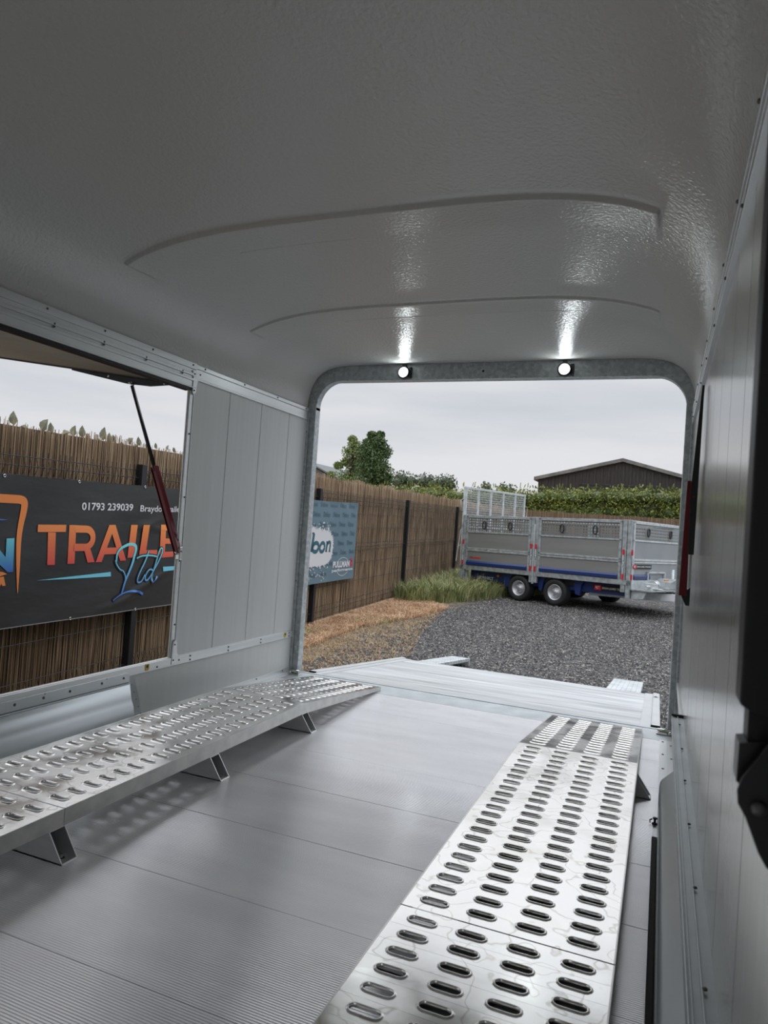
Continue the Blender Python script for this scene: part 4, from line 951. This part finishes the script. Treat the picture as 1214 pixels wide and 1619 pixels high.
# drawbar, winch, jockey
mb = MB(); mb.bar((1.25, .30, .30), (3.2, 1.02, .30), .05, .13); tp('drawbar_beam', mb, BRIGHT, bevel=.004)
mb = MB(); mb.bar((1.25, WD-.30, .30), (3.2, WD-1.02, .30), .05, .13); tp('drawbar_beam', mb, BRIGHT, bevel=.004)
mb = MB(); mb.bar((2.9, 1.05, .31), (3.6, 1.05, .31), .08, .08); tp('coupling', mb, BRIGHT, bevel=.01)
tp('winch_shelf', MB().box(2.1, 2.45, .06, 1.4, .40, .425), GALVT, bevel=.003)
mb = MB(); mb.prism([(2.1, .42), (2.35, .40), (2.3, .28), (2.1, .26)], 'y', .10, .13); mb.prism([(2.1, .42), (2.35, .40), (2.3, .28), (2.1, .26)], 'y', .8, .83); mb.box(2.1, 2.12, .06, 1.4, .42, .56); tp('winch_bracket', mb, BRIGHT, bevel=.002)
mb = MB(); mb.lathe([(.075, 0), (.075, .012), (.045, .012), (.045, .13), (.075, .13), (.075, .142), (0, .142)], (2.3, .40, .50), (0, 1, 0), 20); mb.lathe([(0, 0), (.075, 0)], (2.3, .40, .50), (0, 1, 0), 20); w0 = tp('winch_drum', mb, BRIGHT)
mb = MB()
for k in range(9): mb.tube([(2.3+.056*math.cos(2*PI*i/16), .418+.013*k, .50+.056*math.sin(2*PI*i/16)) for i in range(16)], .006, 5, closed=True)
tp('winch_cable', mb, CHROME, parent=w0)
mb = MB(); mb.box(2.24, 2.42, .24, .36, .44, .53); mb.tube([(2.33, .12, .48), (2.33, .56, .48)], .02, 8); mb.tube([(2.40, .2, .46), (2.44, .5, .43)], .014, 8); mb.box(2.28, 2.40, .2, .5, .425, .445); tp('winch_motor', mb, BRIGHT, bevel=.004)
mb = MB().prism([(.78, .43), (1.22, .43), (1.18, .57), (1.05, .60), (.86, .55)], 'x', 2.14, 2.42); tp('tool_box', mb, GALVT, bevel=.006)
tp('yellow_tag', MB().box(2.43, 2.445, .55, .68, .575, .595), AMBER); mb = MB(); mb.tube([(2.25, 1.3, .25), (2.25, 1.3, .75)], .025, 10); tp('jockey_stand', mb, BRIGHT)
mb = MB(); mb.box(2.1, 2.125, .62, .65, .55, .70); mb.box(2.1, 2.125, .62, 1.3, .675, .70); mb.box(2.1, 2.125, 1.27, 1.3, .55, .7); tp('lamp_guard', mb, BRIGHT)
tp('notice_sticker', MB().hexa([(2.33, .665, .25), (2.58, .757, .25), (2.58, .760, .25), (2.33, .668, .25), (2.33, .665, .345), (2.58, .757, .345), (2.58, .760, .345), (2.33, .668, .345)]), WHITE)

# ================================================================== PLANTING
def leafmat(n, a, b): return mat(n, a, .6, col2=b, nscale=3, lo=.3, hi=.7)
def leafcloud(mb, centers, n, size, rng, k0=.55, k1=1.12):
    for _ in range(n):
        c, rx, ry, rz = rng.choice(centers)
        while True:
            d = Vector((rng.gauss(0, 1), rng.gauss(0, 1), rng.gauss(0, 1)))
            if d.length > .1: break
        d.normalize(); k = rng.uniform(k0, k1); p = Vector((c[0]+d.x*rx*k, c[1]+d.y*ry*k, c[2]+d.z*rz*k))
        a = Vector((rng.uniform(-1, 1), rng.uniform(-1, 1), rng.uniform(-1, 1))).normalized(); b = a.cross(Vector((rng.uniform(-1, 1), rng.uniform(-1, 1), rng.uniform(-1, 1)))).normalized()
        s = size*rng.uniform(.6, 1.4); mb.add([p-a*s, p-b*s*.45, p+a*s, p+b*s*.45], [(0, 1, 2, 3)])
def core(mb, centers, k=.8):
    k *= .78
    for c, rx, ry, rz in centers:
        mb.grid(lambda u, v: (c[0]+rx*k*math.sin(PI*v)*math.cos(2*PI*u), c[1]+ry*k*math.sin(PI*v)*math.sin(2*PI*u), c[2]+rz*k*math.cos(PI*v)), 10, 6)
def tree(name, label, base, blobs, n, size, m, rng, trunk=.12, grp='trees beyond the reed fence', cr=.7):
    t = thing(name, label, 'tree', base, group=grp); mb = MB(); leafcloud(mb, blobs, n, size, rng, .2, 1.4); part('foliage', mb, m, t, recalc=False)
    mb = MB(); core(mb, blobs, cr); part('inner_foliage', mb, m, t)
    top = max(b[0][2] for b in blobs); b0 = Vector(base); mb = MB().tube([b0, b0+Vector((.05, 0, (top-b0.z)*.5)), Vector((b0.x, b0.y, top))], [trunk, trunk*.7, trunk*.2], 8)
    for b in blobs[:6]: mb.tube([b0+Vector((0, 0, (b[0][2]-b0.z)*.6)), Vector(b[0])], [trunk*.4, trunk*.1], 5)
    part('trunk', mb, BARK, t)
rg = random.Random(3)
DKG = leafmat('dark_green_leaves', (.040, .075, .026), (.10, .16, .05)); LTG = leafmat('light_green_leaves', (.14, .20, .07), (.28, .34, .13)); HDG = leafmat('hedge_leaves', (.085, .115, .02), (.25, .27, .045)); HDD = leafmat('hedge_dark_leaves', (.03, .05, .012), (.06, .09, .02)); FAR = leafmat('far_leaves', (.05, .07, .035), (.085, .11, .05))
X = -13.45; bl = []
for z, r, dx in ((5.7, .22, -.1), (5.75, .2, .4), (5.3, .42, .35), (5.25, .4, -.3), (4.85, .5, .55), (4.8, .55, -.2), (4.3, .65, .3), (4.2, .65, -.45), (3.8, .6, .7), (3.7, .8, -.1), (3.2, .95, .1), (2.7, .9, 0), (5.0, .3, -.75), (3.4, .4, .95)):
    bl.append(((X+dx*.82, 30+rg.uniform(-.3, .3), z), r*.85, r*.8, r*.72))
tree('tall_tree', 'tall dark green tree beyond the reed fence', (X, 30, gz(30)), bl, 20000, .07, DKG, rg, cr=.5)
X = -15.1; bl = []
for z, r, dx in ((5.6, .2, 0), (5.3, .3, .15), (4.9, .35, -.15), (4.9, .3, .35), (4.5, .4, .3), (4.4, .3, -.5), (4.15, .22, -.95), (3.9, .5, .1), (3.5, .5, -.45), (3.6, .2, -1.25), (3.3, .55, .4), (3.0, .6, -.6), (2.7, .9, .1)):
    bl.append(((X+dx*.9, 31+rg.uniform(-.3, .3), z), r, r*.8, r*.75))
tree('loose_tree', 'lighter loose-crowned tree left of the tall dark tree', (X, 31, gz(31)), bl, 9000, .065, LTG, rg, cr=.35)
for i, (x, z, rx, lab) in enumerate(((-15.3, 4.55, .85, 'low dark tree far away just right of the tall tree'), (-13.7, 4.42, .75, 'low rounded tree on the skyline, second right of the tall tree'), (-12.3, 4.42, .62, 'low rounded tree on the skyline left of the mesh gate'), (-9.6, 3.95, .5, 'small dark treetop on the skyline above the mesh gate'), (-8.4, 3.9, .5, 'small dark treetop on the skyline above the right end of the mesh gate'))):
    X = x; bl = [((X+rg.uniform(-.6, .6)*rx, 40+rg.uniform(-.3, .3), z-.45+rg.uniform(-.2, .15)), rx*.6, .6, .5) for _ in range(5)]+[((X, 40, z-1.2), rx, .8, .9)]
    if i > 2: X = x
    tree('skyline_tree', lab, (X, 40, gz(40)), bl, 1600, .085, FAR, rg, grp='low trees on the skyline', cr=.85)
# hedge
t = thing('hedge', 'long clipped yellow-green hedge behind the reed fence and in front of the barn', 'hedge', (-3, 22.6, gz(22.6)))
hb = []; x = -10.5
while x < 5.5:
    zt = 2.50+.02*(x+9) if x < -3.4 else 2.66+.045*(x+3.4)
    for z in (zt-.30, zt-.85, zt-1.4, zt-1.95): hb.append(((x+rg.uniform(-.1, .1), 22.4+rg.uniform(-.12, .12), z+rg.uniform(-.05, .05)), .42, .55, .36))
    x += .40
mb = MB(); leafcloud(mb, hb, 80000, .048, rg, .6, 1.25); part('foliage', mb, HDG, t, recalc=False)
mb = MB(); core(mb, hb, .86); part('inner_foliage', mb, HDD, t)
mb = MB()
for _ in range(90):
    x = rg.uniform(-10, 5); zt = (2.62+.02*(x+9) if x < -3.4 else 2.72+.045*(x+3.4))-.02; h = rg.uniform(.05, .2); p = Vector((x, 22.3, zt)); q = p+Vector((rg.uniform(-.05, .05), 0, h)); mb.tube([p, q], [.006, .002], 3)
    for k in range(5): u = p.lerp(q, .3+.17*k); s_ = .04; mb.add([u, u+Vector((s_, 0, s_*.3)), u+Vector((s_*.6, 0, s_)), u+Vector((0, .01, s_*.5))], [(0, 1, 2, 3)])
part('new_shoots', mb, HDG, t, recalc=False)
# barn
t = thing('barn', 'dark timber barn with shallow gabled roof behind the hedge', 'barn', (-1.2, 37, gz(35)))
g0 = gz(35); eL, eR, rx, rz = -5.6, 3.2, -1.24, 5.24
mb = MB(); mb.prism([(eL, g0), (eR, g0), (eR, 4.10), (rx, rz), (eL, 4.15)], 'y', 35, 47); part('wall', mb, BARNW, t)
mb = MB(); x = eL+.05
while x < eR-.1:
    zt = 4.15+(rz-4.15)*(x-eL)/(rx-eL) if x < rx else rz-(rz-4.10)*(x-rx)/(eR-rx); mb.box(x, x+.11, 34.96, 35.0, g0, zt-.06); x += .36
part('cladding_batten', mb, BARNW, t)
mb = MB(); th = .16
for x0, z0, x1, z1 in ((eL-.22, 4.09, rx, rz), (rx, rz, eR+.22, 4.03)):
    mb.hexa([(x0, 34.8, z0-.02), (x1, 34.8, z1-.02), (x1, 47.2, z1-.02), (x0, 47.2, z0-.02), (x0, 34.8, z0+th), (x1, 34.8, z1+th), (x1, 47.2, z1+th), (x0, 47.2, z0+th)])
part('roof', mb, BARNR, t)
mb = MB().box(-3.3, .5, 34.93, 34.98, g0, 3.98); part('door', mb, BLACKM, t, label='very dark wide door')
mb = MB().box(-3.4, .6, 34.90, 34.97, 3.93, 4.02); part('door_track', mb, BARNW, t)
# small house roof
t = thing('house', 'low house with grey roof peeping over the reed fence by the left rear post', 'house', (-20.4, 37, gz(36)))
mb = MB(); mb.prism([(-22.3, gz(36)), (-18.7, gz(36)), (-18.7, 3.79), (-20.4, 4.61), (-22.3, 3.79)], 'y', 36, 42); part('wall', mb, mat('house_stone', (.10, .095, .085), .85, col2=(.16, .15, .13), nscale=6), t)
mb = MB()
for x0, z0, x1, z1 in ((-22.6, 3.7, -20.4, 4.68), (-20.4, 4.68, -18.1, 3.63)):
    mb.hexa([(x0, 35.8, z0), (x1, 35.8, z1), (x1, 42.2, z1), (x0, 42.2, z0), (x0, 35.8, z0+.1), (x1, 35.8, z1+.1), (x1, 42.2, z1+.1), (x0, 42.2, z0+.1)])
part('roof', mb, mat('house_roof', (.13, .14, .145), .7), t)

# ground cover -----------------------------------------------------------------
def inpoly(x, y, P):
    c = False; n = len(P)
    for i in range(n):
        (x0, y0), (x1, y1) = P[i], P[i-1]
        if (y0 > y) != (y1 > y) and x < (x1-x0)*(y-y0)/(y1-y0)+x0: c = not c
    return c
def grass(name, poly, n, h, lean, m, label, rng, wd=.004, dens=None):
    xs = [p[0] for p in poly]; ys = [p[1] for p in poly]; mb = MB(); k = 0
    while k < n:
        x = rng.uniform(min(xs), max(xs)); y = rng.uniform(min(ys), max(ys))
        if not inpoly(x, y, poly) or (dens and rng.random() > dens(x, y)): continue
        k += 1; hh = h*rng.uniform(.4, 1.15); a = rng.uniform(0, 2*PI); l = lean*rng.uniform(.2, 1.1)*hh
        b = Vector((x, y, gz(y)-.003)); d = Vector((math.cos(a), math.sin(a), 0)); w_ = Vector((-d.y, d.x, 0))*wd*rng.uniform(.6, 1.3)
        p1 = b+d*l*.35+Vector((0, 0, hh*.6)); p2 = b+d*l+Vector((0, 0, hh*(1-.35*lean*.5)))
        mb.add([b-w_, b+w_, p1+w_*.8, p1-w_*.8, p2], [(0, 1, 2, 3), (3, 2, 4)])
    o = part(name, mb, m, None, label, 'grass', None, 'stuff', recalc=False); return o
GG = mat('green_grass', (.10, .15, .04), .6, col2=(.36, .36, .16), nscale=6); GD = mat('dry_grass', (.30, .19, .095), .7, col2=(.52, .37, .20), nscale=4)
FX = lambda y: -2.83-.05*y
grass('long_grass', [(FX(7.1)+.05, 7.1), (-2.75, 7.0), (-2.2, 7.7), (-1.9, 8.6), (-1.7, 9.4), (-1.3, 10.0), (-1.2, 11.5), (FX(12)+.05, 12)], 17000, .38, .95, GG, 'long green grass below the reed fence beside the flatbed trailer', rg, .0045)
grass('long_grass', [(FX(7.1)+.05, 7.1), (-2.75, 7.0), (-2.2, 7.7), (-1.9, 8.6), (-1.7, 9.4), (FX(11)+.05, 11)], 420, .52, 1.0, mat('pale_grass_stems', (.40, .34, .17), .7), 'thin pale seed stems rising out of the green grass', rg, .0025)
grass('dry_grass', [(FX(2.2)+.05, 2.2), (-2.35, 2.6), (-2.45, 4.2), (-2.15, 5.6), (-2.1, 6.8), (-2.5, 7.3), (FX(7.6)+.05, 7.6)], 26000, .07, 1.7, mat('orange_dry_grass', (.46, .27, .15), .7, col2=(.66, .46, .29), nscale=4), 'short orange-brown dried grass strip at the foot of the reed fence', rg, .003)
grass('straw_litter', [(-2.5, 1.2), (-1.5, 1.6), (-1.35, 3.0), (-1.7, 4.4), (-1.95, 5.8), (-2.1, 6.6), (-2.45, 4.2)], 6000, .045, 2.4, GD, 'thin straw litter between dried grass and gravel', rg, .0025)
grass('grass_tuft', [(-2.95, 3.0), (-2.62, 3.0), (-2.62, 3.5), (-2.95, 3.6)], 900, .07, 1., GG, 'small green grass tuft by the left rear post', rg, .003)
grass('grass_tuft', [(-2.75, 4.5), (-2.3, 4.6), (-2.25, 5.1), (-2.7, 5.0)], 700, .06, 1., GG, 'small green grass tuft in the middle of the dried grass', rg, .003)
grass('weeds', [(FX(-2.5)+.05, -2.5), (FX(-2.5)+.6, -2.5), (FX(2)+.55, 2.2), (FX(2.2)+.05, 2.2)], 9000, .11, 1.2, mat('weed_green', (.06, .08, .025), .7, col2=(.26, .21, .10), nscale=3), 'mixed dry and green weeds under the black banner', rg, .003)
# loose stones
SM = mat('gravel_stones', (.028, .028, .030), .8, col2=(.42, .38, .35), nscale=55, lo=.52, hi=.86, detail=0)
mb = MB(); rg2 = random.Random(9)
for _ in range(26000):
    y = 1.2+rg2.random()**1.3*8.5; x = rg2.uniform(-2.4, 1.6)
    if inpoly(x, y, [(-2.5, 1.2), (-1.9, 1.6), (-1.8, 3.0), (-1.9, 4.4), (-2.05, 5.8), (-2.1, 6.6), (-1.8, 8.6), (-2.6, 9.5)]): continue
    r = rg2.uniform(.007, .022)*(1+y*.06)*(1+.5*(rg2.random() > .95)); a = rg2.uniform(0, PI); ca, sa = math.cos(a), math.sin(a); vs = []
    for (u, v, h) in ((1, 0, 0), (0, 1, 0), (-1, 0, 0), (0, -1, 0), (.1, .1, 1)):
        u *= r*rg2.uniform(.7, 1.4); v *= r*rg2.uniform(.6, 1.1); vs.append((x+u*ca-v*sa, y+u*sa+v*ca, gz(y)-.002+h*r*rg2.uniform(.4, .9)))
    mb.add(vs, [(0, 1, 4), (1, 2, 4), (2, 3, 4), (3, 0, 4)])
part('loose_gravel', mb, SM, None, 'loose grey gravel stones covering the yard', 'gravel', None, 'stuff', recalc=False)
